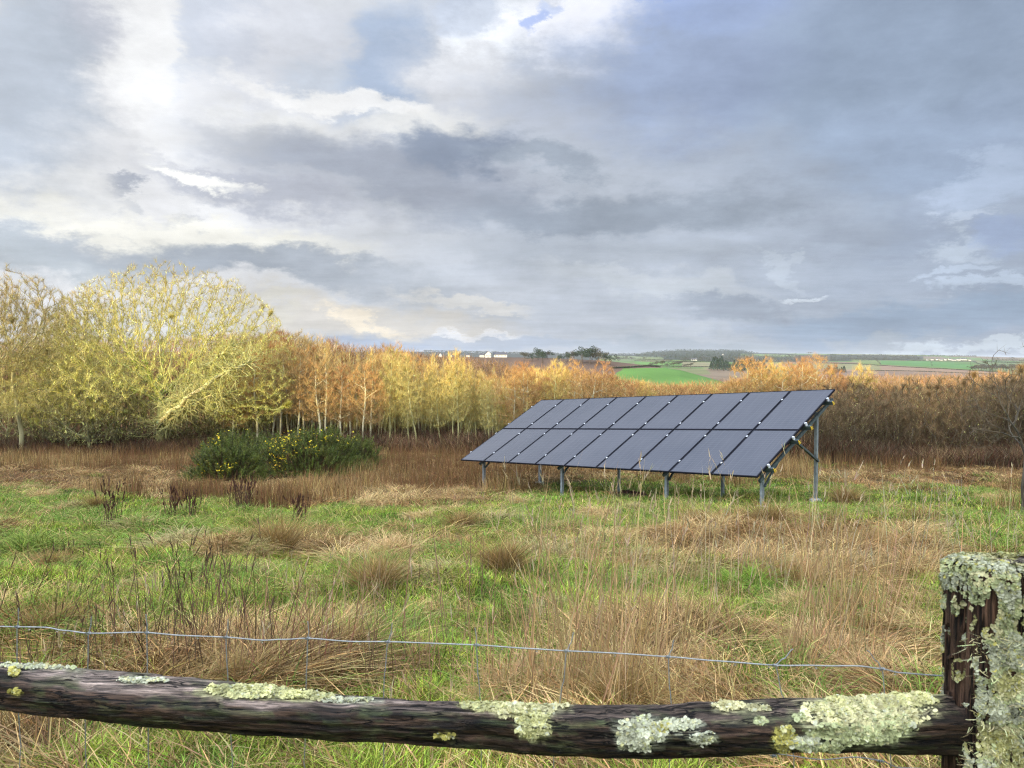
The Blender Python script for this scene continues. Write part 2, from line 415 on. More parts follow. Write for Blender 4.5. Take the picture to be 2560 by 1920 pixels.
# the great oak-like tree
oak = make_tree('broad_tree',
    multi(hollow(dome(6400, .6, 0, 5.0, 6.5, 4.6, 4.85, -.62, .15, .04)), dome(900, 4.6, -1, 3.4, 2.8, 2, 2.2, -.8, .2), dome(1300, -4.2, -.5, 3.6, 3.0, 3, 2.8, -.8, .2)),
    [(0, 0, 0), (.02, 0, .5), (.05, 0, 1.0), (.05, 0, 1.5), (.1, .05, 2.0), (.12, .05, 2.5)], .24, 2.2, .27, .0045, 2.02, .5, .026, 165000, .34, .0068, LICH, (.66, .65, .17), (.42, .33, .14),
    mossy=9000, lich=26000, seed=3, label='huge spreading bare tree thick with yellow-green lichen, one long limb reaching right', loc=(0, 0, 0))
place(oak, 395, 41, 1.03, 0.0)
for LS, oy, sc_, seed_ in ((1, 0, 1, 5), (.6, -.42, .82, 6), (.5, .75, .8, 7)):  # its long low limbs reaching right
    rng = np.random.default_rng(seed_)
    pts = [(0.1, -.2, 1.2), (.5, -1.0, 1.7), (1.4, -2.0, 2.3), (2.5, -2.5, 2.95), (3.5, -2.7, 3.7), (4.5, -2.8, 4.3), (5.4, -2.9, 4.6), (6.1, -2.9, 4.95)]
    pts = [(p[0]*sc_+rng.normal()*.08, p[1]+rng.normal()*.1+abs(oy), 1.2+(p[2]-1.2)*sc_+oy*p[0]*.35) for p in pts]; fine = []
    for a, b in zip(pts[:-1], pts[1:]):
        for t in np.linspace(0, 1, 4)[:-1]: fine.append(np.array(a)*(1-t)+np.array(b)*t+rng.normal(size=3)*.055)
    fine = np.array(fine); R = np.linspace(.17, .04, len(fine))*(1+.25*rng.normal(size=len(fine)))*LS; R = R.clip(.03, .3)
    V, T = tubes(fine[:-1], fine[1:]+(fine[1:]-fine[:-1])*.08, R[:-1], R[1:], 8)
    mb = MB(); mb.V.append(V); mb.Q.append(T); mb.C.append(jitter((.60, .57, .30), len(V), .12, rng)); mb.n = len(V)
    n = 300; s = rng.integers(1, len(fine)-1, n); P0 = fine[s]; d = rng.normal(size=(n, 3))*.95+np.array([.5, 0, .25]); d /= np.linalg.norm(d, axis=1, keepdims=True)
    L = rng.uniform(.2, .8, n)[:, None]; P1 = P0+d*L; P2 = P1+(d+rng.normal(size=(n, 3))*.5)*L*.6
    for A, B, r_a, r_b in ((P0, P1, .020, .012), (P1, P2, .012, .006), (P1, P1+(P2-P1)[:, [1, 0, 2]]*1.2, .010, .005), (P0*.4+P1*.6, P1+rng.normal(size=(n, 3))*.3, .01, .004)):
        V, T = tubes(A, B, np.full(n, r_a), np.full(n, r_b), 3); mb.V.append(V); mb.Q.append(T+mb.n); mb.C.append(jitter((.50, .48, .20), len(V), .25, rng)); mb.n += len(V)
    mb.build('limb', M_BARK, oak, True)
# more of the same kind at the left edge
oakb = make_tree('bare_tree',
    multi(dome(2300, 0, 0, 6.4, 2.8, 2.4, 3.1, -.6, .35, .1), dome(700, .4, 0, 3.6, 2.4, 2, 2, -.7, .2)),
    [(0, 0, 0), (.0, 0, .6), (.03, 0, 1.2), (-.05, 0, 1.8), (-.15, .05, 2.4), (-.2, .05, 3.0), (-.3, 0, 3.6), (-.3, 0, 4.2)], .24, 2.6, .30, .006, 2.15, .24, .026, 45000, .36, .0085, ((.5, .47, .24), (.62, .57, .34)), (.54, .51, .20), (.38, .29, .15),
    lich=3000, seed=8, label='tall bare tree with a pale lichened trunk standing at the left edge of the wood', group='bare lichened trees at the left')
place(oakb, 50, 38.5, .98, .3)
oak2 = copy_tree(oakb); place(oak2, -20, 37.5, .9, 2.1); oak2['label'] = 'leaning pale-trunked bare tree cut by the left edge of the picture'
oak3 = copy_tree(oakb); place(oak3, 150, 46, .86, 4.0); oak3['label'] = 'smaller bare tree between the left edge tree and the huge spreading tree, set back'
oak4 = copy_tree(oakb); place(oak4, 225, 44, .98, 5.1); oak4['label'] = 'bare lichened tree whose top merges with the left side of the huge tree'
oak5 = copy_tree(oakb); place(oak5, 640, 50, .80, 1.0); oak5['label'] = 'bare grey-green treetop rising behind the right side of the huge tree'
oak6 = copy_tree(oakb); place(oak6, 740, 58, .90, 2.5); oak6['label'] = 'grey-green bare treetop standing above the rusty brown trees'
# lichened thicket under and left of the great tree
thk = make_tree('lichened_shrub', dome(620, 0, 0, 1.9, 1.9, 1.6, 1.9, -.75, .2, .1),
    [(0, 0, 0), (.05, 0, .35), (.1, 0, .7)], .2, 2.4, .3, .009, 2.3, .09, .02, 10000, .3, .011, ((.3, .3, .15), (.42, .4, .2)), (.17, .15, .08), (.42, .38, .17), lich=2500, seed=12,
    label='x', cat='shrub', group='lichened shrubs under the huge tree')
WORDS = ['first', 'second', 'third', 'fourth', 'fifth', 'sixth', 'seventh', 'eighth', 'ninth', 'tenth', 'eleventh', 'twelfth', 'thirteenth', 'fourteenth', 'fifteenth', 'sixteenth', 'seventeenth', 'eighteenth', 'nineteenth', 'twentieth',
         'twenty-first', 'twenty-second', 'twenty-third', 'twenty-fourth', 'twenty-fifth', 'twenty-sixth', 'twenty-seventh', 'twenty-eighth', 'twenty-ninth', 'thirtieth', 'thirty-first', 'thirty-second', 'thirty-third', 'thirty-fourth', 'thirty-fifth', 'thirty-sixth', 'thirty-seventh', 'thirty-eighth', 'thirty-ninth', 'fortieth']
for i, (px, y, s) in enumerate([(10, 43, .9), (100, 42, 1.0), (165, 40, 1.15), (225, 39, 1.25), (290, 40, 1.2), (335, 42.5, .9), (465, 43, .8), (520, 42, .7), (575, 42, .72), (620, 42, .8)]):
    o = thk if i == 0 else copy_tree(thk)
    place(o, px, y, s, i*1.3)
    o['label'] = f'tangled green-grey lichened shrub below the huge tree, {WORDS[i]} from the left edge'

# slender birch / alder stand
def birch(seed, h, rx, lean, ctw_low, ctw_high, cb, label='x', ntw=7000, rise=.32):
    rng = np.random.default_rng(seed)
    tr = [(lean*t*t+.05*math.sin(t*7+seed), .04*math.cos(t*6), t*h*.74) for t in np.linspace(0, 1, 18)]
    def att(r_):
        n = 380; t = r_.uniform(0, 1, n)**.75; rad = rx*(.35+.9*np.sin(np.pi*np.clip(t*.86+.12, 0, 1))**.8)*np.sqrt(r_.uniform(.03, 1, n)); a = r_.uniform(0, 6.28, n)
        return np.stack([lean+rad*np.cos(a), rad*np.sin(a), h*(rise+(1-rise)*t)], 1)
    return make_tree('slender_tree', att, tr, .2, 1.7, .26, .005, 1.85, .12, .014, ntw, .50, .0075, cb, ctw_low, ctw_high, up=.3, twup=1.3, lich=200, seed=seed, label=label, group='g')
CBB = ((.66, .61, .36), (.80, .76, .54))
RUST = (.56, .33, .12); RUSTL = (.46, .33, .15); YEL = (.70, .62, .22); YELT = (.66, .47, .16)
B = [birch(21, 6.8, 1.25, .2, RUSTL, RUST, CBB), birch(22, 6.6, 1.0, -.25, RUSTL, (.50, .36, .16), CBB), birch(23, 7.0, 1.1, .1, RUSTL, (.46, .24, .1), CBB),
     birch(24, 6.4, .8, .15, YEL, YELT, ((.5, .48, .2), (.62, .58, .3))), birch(25, 6.6, .75, -.1, YEL, (.46, .37, .14), ((.5, .48, .2), (.62, .58, .3))), birch(26, 6.2, 1.2, 0, YEL, (.46, .25, .1), ((.5, .46, .2), (.6, .55, .3)), rise=.2)]
for b in B: b.location = (0, -900, -300)
def poles(seed, h, col):
    rng = np.random.default_rng(seed); root = empty('slender_tree', (0, 0, 0)); tag(root, 'x', 'tree', 'g'); ms = MB(); mt_ = MB()
    for k in range(9):
        bx, by = rng.normal(size=2)*.34; n = 16; t = np.linspace(0, 1, n); hk = h*rng.uniform(.7, 1)
        p = np.stack([bx*(1+.8*t)+.05*np.sin(t*9), by*(1+.7*t)+.05*np.sin(t*8), t*hk], 1)+rng.normal(size=(n, 3))*.02*(t[:, None] > .05); r = .040*(1-.8*t)+.005
        V, T = tubes(p[:-1], p[1:], r[:-1], r[1:], 5); ms.V.append(V); ms.Q.append(T+ms.n); ms.C.append(jitter(col, len(V), .15, rng)); ms.n += len(V)
        m = 420; q = rng.uniform(.28, 1, m)*(n-1.01); i0 = q.astype(int); f = (q-i0)[:, None]; B_ = p[i0]*(1-f)+p[i0+1]*f
        d = rng.normal(size=(m, 3))*.45+np.array([0, 0, 1.0]); d /= np.linalg.norm(d, axis=1, keepdims=True)
        V, T, C = blades(B_, rng.uniform(.2, .7, m), .010, rng.uniform(0, 6.28, m), rng.uniform(0, .4, m), jitter(np.where(q[:, None] > .72*n, np.array(YELT), np.array(YEL)*.9), m, .3, rng), 2, 0, d, rng=rng)
        mt_.V.append(V); mt_.Q.append(T+mt_.n); mt_.C.append(C); mt_.n += len(V)
    th = np.arange(10)*.628; sv = np.concatenate([np.stack([q*np.cos(th), q*np.sin(th), np.full(10, zz)], 1) for q, zz in ((1.0, -.05), (.8, .1), (.3, .2))]); ms.add(sv, [(k_*10+j_, k_*10+(j_+1) % 10, (k_+1)*10+(j_+1) % 10, (k_+1)*10+j_) for k_ in range(2) for j_ in range(10)], (.16, .12, .07))
    ms.build('trunk', M_BARK, root, True); mt_.build('crown', M_TWIG, root); root.location = (0, -900, -300); return root
B += [poles(61, 6.2, (.76, .72, .42)), poles(62, 6.2, (.70, .68, .38))]
used = [False]*len(B)
TOPX = [560, 640, 690, 740, 800, 860, 900, 960, 1020, 1080, 1150, 1250, 1320, 1400, 1480, 1560, 1620, 1700, 1780, 1850, 1900, 1980, 2060, 2100, 2200, 2300, 2400, 2480, 2560, 2700]
TOPY = [850, 825, 818, 830, 835, 855, 862, 855, 862, 882, 900, 912, 918, 918, 912, 928, 950, 962, 962, 935, 908, 905, 900, 925, 932, 938, 930, 920, 915, 915]
def stand_tree(px, y, var, sj, top=None):
    kind = var
    if used[kind]: o = copy_tree(B[kind])
    else: o = B[kind]; used[kind] = True
    x = (px-1280)/F*y; z = gz(x, y)
    t = np.interp(px, TOPX, TOPY) if top is None else top
    ht = CAMZ-(t-HY)/F*y-z
    hh = [6.8, 6.6, 7.0, 6.4, 6.6, 6.2, 6.3, 6.3][kind]+.15
    s = max(.35, ht/hh*sj)
    o.location = (x, y, z-.05); w = s*random.uniform(.9, 1.1)*(1.12 if s < .8 else 1); o.scale = (w, w, s); o.rotation_euler = (random.gauss(0, .045), random.gauss(0, .06), random.uniform(0, 6.28))
    return o
front = []; 
for k in range(40):       # front row
    px = 585+k*(1330-585)/39+random.uniform(-7, 7); y = 41.5+random.uniform(-.8, 1.2)+2.0*(k % 3 == 1)
    var = random.choice([0, 1, 2]) if px < 930 else random.choice([3, 4, 3, 6, 4, 7])
    o = stand_tree(px, y, var, random.uniform(.66, .98)); front.append((px, o))
front.sort(key=lambda q: q[0])
for i, (px, o) in enumerate(front):
    o['label'] = ('slender pale trunk with rusty twigs' if px < 930 else 'slender yellow-green lichened trunk') + f', front row behind the meadow, {WORDS[i]} from the left'
    o['group'] = 'slender trees along the edge of the wood'
for k in range(124):       # rows behind
    px = 560+k*(1400-560)/123+random.uniform(-12, 12); y = 44+random.uniform(0, 11)
    o = stand_tree(px, y, random.choice([0, 1, 2, 6, 1, 7, 6, 7]) if px < 960 else random.choice([6, 7, 5, 0, 7]), random.uniform(.84, 1.03))
    o['label'] = 'thin bare rusty tree deep in the stand behind the pale front trunks' if px < 960 else 'thin bare yellowish tree deep in the stand left of the solar panels'
    o['group'] = 'rusty trees deep in the stand' if px < 960 else 'yellowish trees deep in the stand'
mid = []
for k in range(42):       # low young trees behind the solar panels
    px = 1290+k*(2120-1290)/41+random.uniform(-8, 8); y = 40+random.uniform(0, 9)
    o = stand_tree(px, y, random.choice([2, 3, 5, 0, 5]), random.uniform(.84, 1.03)); mid.append((px, o))
for px, top, var in ((1130, 868, 3), (1385, 895, 3), (1440, 900, 0), (1490, 902, 2), (1310, 905, 2), (1865, 892, 5), (1905, 893, 0), (2000, 893, 2), (2045, 886, 0), (1945, 898, 3), (2150, 905, 3)):
    o = stand_tree(px, 41.5, var, 1.0, top); mid.append((px, o))
mid.sort(key=lambda q: q[0])
for i, (px, o) in enumerate(mid):
    lab = 'rusty young tree'
    side = 'above the left half of the solar array' if px < 1620 else 'behind the right half of the solar array'
    sub = [q for q in mid if (q[0] < 1620) == (px < 1620)]
    j = [q[1] for q in sub].index(o)
    o['label'] = f'{lab} {side}, {WORDS[j]} from the left'; o['group'] = 'young trees behind the solar array'
# dark scrub at the right
def scrub(seed, h, rx, lo, hi, label='x'):
    return make_tree('bare_shrub', dome(520, 0, 0, h*.52, rx, rx*.8, h*.5, -.85, .15, .12), [(0, 0, 0), (.05, 0, .25), (.05, .03, .5)], .2, 2.2, .3, .007, 2.2, .06, .014, 9000, .42, .011,
        ((.15, .12, .08), (.24, .2, .13)), lo, hi, up=.3, twup=.6, lich=300, seed=seed, label=label, cat='shrub', group='dark bare scrub at the right')
S = [scrub(31, 4.2, 1.9, (.11, .08, .05), (.36, .24, .11)), scrub(32, 4.0, 1.7, (.10, .07, .045), (.38, .22, .1)), scrub(33, 4.2, 1.8, (.09, .07, .04), (.24, .17, .09))]  # first colour darkens the low twigs, painting in shade at the scrub's foot
us = [False]*3; right = []
for k in range(34):
    row = k % 3; px = 2010+(k//3)*58+row*19+random.uniform(-14, 14); y = [34, 37, 41][row]+random.uniform(-.8, .8)
    v = random.choice([0, 1, 2]) if row else random.choice([2, 0])
    if us[v]: o = copy_tree(S[v])
    else: o = S[v]; us[v] = True
    x = (px-1280)/F*y; z = gz(x, y); t = np.interp(px, [1980, 2100, 2200, 2400, 2500, 2600], [965, 945, 948, 945, 925, 900])+[32, 12, -4][row]
    ht = CAMZ-(t-HY)/F*y-z; s = ht/4.3
    o.location = (x, y, z-.05); o.scale = (s*1.0, s*1.0, s); o.rotation_euler[2] = random.uniform(0, 6.28); right.append((row, px, o))
for row in range(3):
    sub = sorted([(px, o) for r_, px, o in right if r_ == row], key=lambda q: q[0])
    for i, (px, o) in enumerate(sub):
        o['label'] = ['dark bare shrub right of the array, nearest row', 'brown twiggy shrub right of the array, middle row', 'orange-topped shrub right of the array, back row'][row]+f', {WORDS[i]} from the left'
# small bare tree at the right edge
edge_t = make_tree('bare_sapling', multi(dome(260, -.1, 0, 2.35, 1.25, .9, 1.2, -.8, .1), dome(60, -1.0, 0, 1.8, .5, .4, .5, -1, 0)),
    [(0, 0, 0), (.02, 0, .3), (.0, 0, .6), (.03, 0, .9), (.05, 0, 1.2)], .14, 1.8, .22, .005, 2.3, .07, .012, 900, .25, .006, ((.10, .085, .06), (.17, .15, .12)), (.12, .095, .06), (.14, .11, .075),
    up=.2, twup=.3, seed=44, label='small bare grey-branched sapling at the right edge of the meadow', cat='tree')
place(edge_t, 2562, 15.3, .95, 0)
# bramble undergrowth along the foot of the wood (nobody could count it)
def undergrowth():
    rng = np.random.default_rng(9); n = 150000
    px = rng.uniform(-60, 2700, n)
    yb = np.interp(px, [0, 600, 1000, 1400, 2000, 2200, 2600], [37.5, 38, 39, 37.5, 33.5, 31.5, 30.5])
    dd = rng.uniform(0, 1, n)**1.2; y = yb+dd*14; x = (px-1280)/F*y; z = terrain(x, y)
    hh = 1.25*(.5+.8*fbm(x*.5, y*.5, 91, 3))*np.interp(px, [0, 500, 700, 2700], [.8, .8, 1.15, 1.1])*(1+dd*1.1)
    H = hh*rng.uniform(.35, 1, n)
    c = jitter(np.where(rng.uniform(size=(n, 1)) < .5, [[.12, .06, .035]], np.where(fbm(px*.012, y*.4, 77, 3)[:, None] > .52, [[.26, .18, .09]], [[.10, .075, .04]])), n, .4, rng)
    V, T, C = blades(np.stack([x, y, z-.02], 1), H, .026, rng.uniform(0, 6.28, n), rng.uniform(.1, .9, n), c, 2, .1, rng=rng)
    o = mesh('undergrowth', V, T, M_TWIG, C); tag(o, 'dark reddish brown bramble undergrowth along the foot of the wood', 'undergrowth', kind='stuff')
undergrowth()
def deep_wood():
    """the brown depth of the wood behind the trees one can tell apart"""
    rng = np.random.default_rng(19); n = 26000
    px = rng.uniform(-160, 2750, n); y = rng.uniform(56, 68, n); x = (px-1280)/F*y; z = terrain(x, y)
    top = np.interp(px, [-160, 0, 300, 560, 700, 900, 1100, 1300, 1500, 1640, 1800, 2100, 2400, 2700], [845, 850, 850, 835, 845, 862, 885, 915, 935, 962, 955, 940, 940, 930])+14*(fbm(x*.35, y*.35, 23, 3)-.3)*2
    zt = CAMZ-(top-HY)/F*y; hgt = np.maximum(zt-z, 1.0)
    V, T, C = blades(np.stack([x, y, z], 1), hgt*rng.uniform(.6, 1, n), .05, rng.uniform(0, 6.28, n), rng.uniform(0, .14, n), jitter((.15, .10, .06), n, .35, rng), 3, 0, rng=rng)
    k = 12; s = np.repeat(np.arange(n), k); B = np.stack([x[s], y[s], z[s]], 1); t = rng.uniform(.12, 1, n*k); B[:, 2] += hgt[s]*t; B[:, :2] += rng.normal(size=(n*k, 2))*.25
    d = rng.normal(size=(n*k, 3))+np.array([0, 0, .8]); d /= np.linalg.norm(d, axis=1, keepdims=True)
    c = jitter(np.where(t[:, None] > .6, [[.36, .21, .09]], [[.16, .11, .06]]), n*k, .3, rng)
    V2, T2, C2 = blades(B, rng.uniform(.3, .7, n*k), .022, rng.uniform(0, 6.28, n*k), .2, c, 2, 0, d, rng=rng)
    o = mesh('deep_wood', np.concatenate([V, V2]), np.concatenate([T, T2+len(V)]), M_TWIG, np.concatenate([C, C2])); tag(o, 'brown bare wood closing the view behind the nearer trees', 'wood', kind='stuff')
deep_wood()
# ------------------------------------------------------------------ gorse
M_GORSE = M_LEAF
def gorse(px, py, wpx, hpx, depth_r, seed, label, nsp=1500, flowers=()):
    rng = np.random.default_rng(seed)
    x0, y0, z0 = on_ground(px, py)
    y0 += depth_r*.8; x0 = (px-1280)/F*y0; z0 = gz(x0, y0)
    rx = wpx/2/F*y0; h = hpx/F*y0
    root = empty('gorse_bush', (x0, y0, z0)); tag(root, label, 'gorse bush', 'gorse bushes in the meadow')
    n = nsp; v = rng.normal(size=(n, 3)); v[:, 2] = np.abs(v[:, 2])*1.05-.10; v /= np.linalg.norm(v, axis=1, keepdims=True)
    lump = .62+.72*fbm(v[:, 0]*3.1+seed, v[:, 1]*2.2+v[:, 2]*3.4, seed, 3)
    rad = lump*rng.uniform(.68, 1.0, n)
    c = v*rad[:, None]*np.array([rx, depth_r, h]); c[:, 2] = np.maximum(c[:, 2], .05)
    k = 42; Pb = np.repeat(c, k, 0); V0 = np.repeat(v, k, 0)
    axis = V0*.8+np.array([0, 0, .55]); axis /= np.linalg.norm(axis, axis=1, keepdims=True)
    L = np.repeat(rng.uniform(.16, .34, n), k)
    t = rng.uniform(0, 1, n*k)
    Pb = Pb+axis*(L*t)[:, None]
    d = axis*.5+rng.normal(size=(n*k, 3))*.9; d /= np.linalg.norm(d, axis=1, keepdims=True)
    tone = np.repeat(jitter((.115, .14, .025), n, .45, rng), k, 0)
    V, T, C = blades(Pb, rng.uniform(.05, .11, n*k)*(1.15-.5*t), .013, rng.uniform(0, 6.28, n*k), rng.uniform(-.2, .2, n*k), tone*rng.uniform(.75, 1.3, (n*k, 1)), 2, 0, d, rng=rng)
    mesh('foliage', V, T, M_GORSE, C, root)
    m = 220; ang = rng.uniform(0, 6.28, m); q = rng.uniform(0, .75, m)
    s0 = np.stack([np.cos(ang)*rx*q*.5, np.sin(ang)*depth_r*q*.5, np.zeros(m)], 1); s1 = np.stack([np.cos(ang)*rx*q, np.sin(ang)*depth_r*q, h*.75*np.sqrt(np.maximum(0, 1-q*q))], 1)
    V, T = tubes(s0, s1, np.full(m, .022), np.full(m, .008), 4)
    mesh('stems', V, T, M_TWIG, jitter((.12, .09, .05), len(V), .2, rng), root)
    fl = []
    W = c+np.array([x0, y0, z0]); qx, qy = to_px(W[:, 0], W[:, 1], W[:, 2])
    for fx, fy, frx, fry, nf in flowers:
        sel = np.where((((qx-fx)/frx)**2+((qy-fy)/fry)**2 < 1) & ((v[:, 1] < .35) | (v[:, 2] > .5)))[0]
        if len(sel):
            s = rng.choice(sel, nf); a2 = v[s]*.6+np.array([0, 0, .6]); fl.append(c[s]+a2*rng.uniform(.08, .34, (nf, 1))+rng.normal(size=(nf, 3))*.04)
    if fl:
        fl = np.concatenate(fl); d = rng.normal(size=fl.shape); d[:, 2] = np.abs(d[:, 2]); d /= np.linalg.norm(d, axis=1, keepdims=True)
        V, T, C = blades(fl, .065, .06, rng.uniform(0, 6.28, len(fl)), .3, jitter((.85, .62, .03), len(fl), .15, rng), 2, 0, d, rng=rng)
        tag(mesh('flowers', V, T, M_LEAF, C, root), kind='stuff')
    return root
gorse(565, 1214, 200, 104, .95, 51, 'front left gorse bush, low and dark, with a few yellow flowers near the ground', 1300, [(545, 1190, 45, 28, 90), (520, 1115, 30, 15, 20)])
gorse(765, 1198, 350, 100, 1.5, 52, 'middle gorse bush, the widest, covered in yellow flowers on its left and top', 2600, [(705, 1130, 36, 32, 260), (775, 1108, 60, 14, 110), (700, 1165, 22, 20, 60), (830, 1118, 60, 12, 50), (760, 1145, 40, 12, 40)])
gorse(885, 1178, 130, 74, .9, 53, 'right gorse bush, plain dark green and tapering to the brown grass', 800, [(860, 1105, 30, 8, 10)])
gorse(590, 1172, 210, 86, 1.1, 54, 'back gorse bush behind the left one, its rounded top dark green', 1200, [(600, 1095, 60, 12, 14), (510, 1120, 25, 14, 14)])

# ------------------------------------------------------------------ solar array
def panel_mat():
    m, nt, b = new_mat('panel_glass'); N = nt.nodes; L = nt.links
    tc = N.new('ShaderNodeTexCoord'); mp = N.new('ShaderNodeMapping'); oi0 = N.new('ShaderNodeObjectInfo'); sc0 = N.new('ShaderNodeMath'); sc0.operation = 'MULTIPLY'; sc0.inputs[1].default_value = 40; L.new(oi0.outputs['Random'], sc0.inputs[0])
    off = N.new('ShaderNodeVectorMath'); L.new(tc.outputs['Object'], off.inputs[0]); L.new(sc0.outputs[0], off.inputs[1]); L.new(off.outputs[0], mp.inputs['Vector'])
    mp.inputs['Scale'].default_value = (42, 1.3, 1)
    n = N.new('ShaderNodeTexNoise'); n.inputs['Scale'].default_value = 1; n.inputs['Detail'].default_value = 3; L.new(mp.outputs[0], n.inputs['Vector'])
    n2 = N.new('ShaderNodeTexNoise'); n2.inputs['Scale'].default_value = .8; n2.inputs['Detail'].default_value = 2; L.new(off.outputs[0], n2.inputs['Vector'])
    oi = N.new('ShaderNodeObjectInfo')
    ad = N.new('ShaderNodeMath'); ad.operation = 'ADD'; L.new(n.outputs['Fac'], ad.inputs[0]); L.new(n2.outputs['Fac'], ad.inputs[1])
    ad2 = N.new('ShaderNodeMath'); ad2.operation = 'MULTIPLY_ADD'; L.new(oi.outputs['Random'], ad2.inputs[0]); ad2.inputs[1].default_value = .12; L.new(ad.outputs[0], ad2.inputs[2])
    r = N.new('ShaderNodeValToRGB'); r.color_ramp.elements[0].position = .3; r.color_ramp.elements[1].position = .75
    mul = N.new('ShaderNodeMath'); mul.operation = 'MULTIPLY'; mul.inputs[1].default_value = .5; L.new(ad2.outputs[0], mul.inputs[0]); L.new(mul.outputs[0], r.inputs[0])
    r.color_ramp.elements[0].color = (.054, .059, .074, 1); r.color_ramp.elements[1].color = (.088, .091, .106, 1)
    # cell grid lines
    br = N.new('ShaderNodeTexBrick'); br.offset = 0; br.inputs['Scale'].default_value = 1; br.inputs['Brick Width'].default_value = .182; br.inputs['Row Height'].default_value = .0915
    br.inputs['Mortar Size'].default_value = .0022; br.inputs['Mortar Smooth'].default_value = .3; L.new(tc.outputs['Object'], br.inputs['Vector'])
    br.inputs['Color1'].default_value = (0, 0, 0, 1); br.inputs['Color2'].default_value = (0, 0, 0, 1); br.inputs['Mortar'].default_value = (1, 1, 1, 1)
    mx = N.new('ShaderNodeMixRGB'); L.new(br.outputs['Color'], mx.inputs[0]); L.new(r.outputs[0], mx.inputs[1]); mx.inputs[2].default_value = (.13, .133, .15, 1)
    L.new(mx.outputs[0], b.inputs['Base Color']); b.inputs['Roughness'].default_value = .26; b.inputs['Specular IOR Level'].default_value = .75
    rr = N.new('ShaderNodeMapRange'); rr.inputs[3].default_value = .22; rr.inputs[4].default_value = .28; L.new(n2.outputs['Fac'], rr.inputs[0]); L.new(rr.outputs[0], b.inputs['Roughness'])
    return m
M_PANEL = panel_mat()
M_FRAME = flat_mat('black_frame', (.008, .008, .014), .6, 0, .2)
M_GALV = flat_mat('galvanised_steel', (.30, .34, .36), .5, .35, .5, .25, 14, .15)
M_DKST = flat_mat('dark_steel', (.075, .10, .10), .5, .3, .5, .3, 14)
M_CLAMP = flat_mat('clamp_aluminium', (.80, .83, .86), .35, .2)
M_YEL = flat_mat('yellow_cap', (.75, .5, .03), .5)
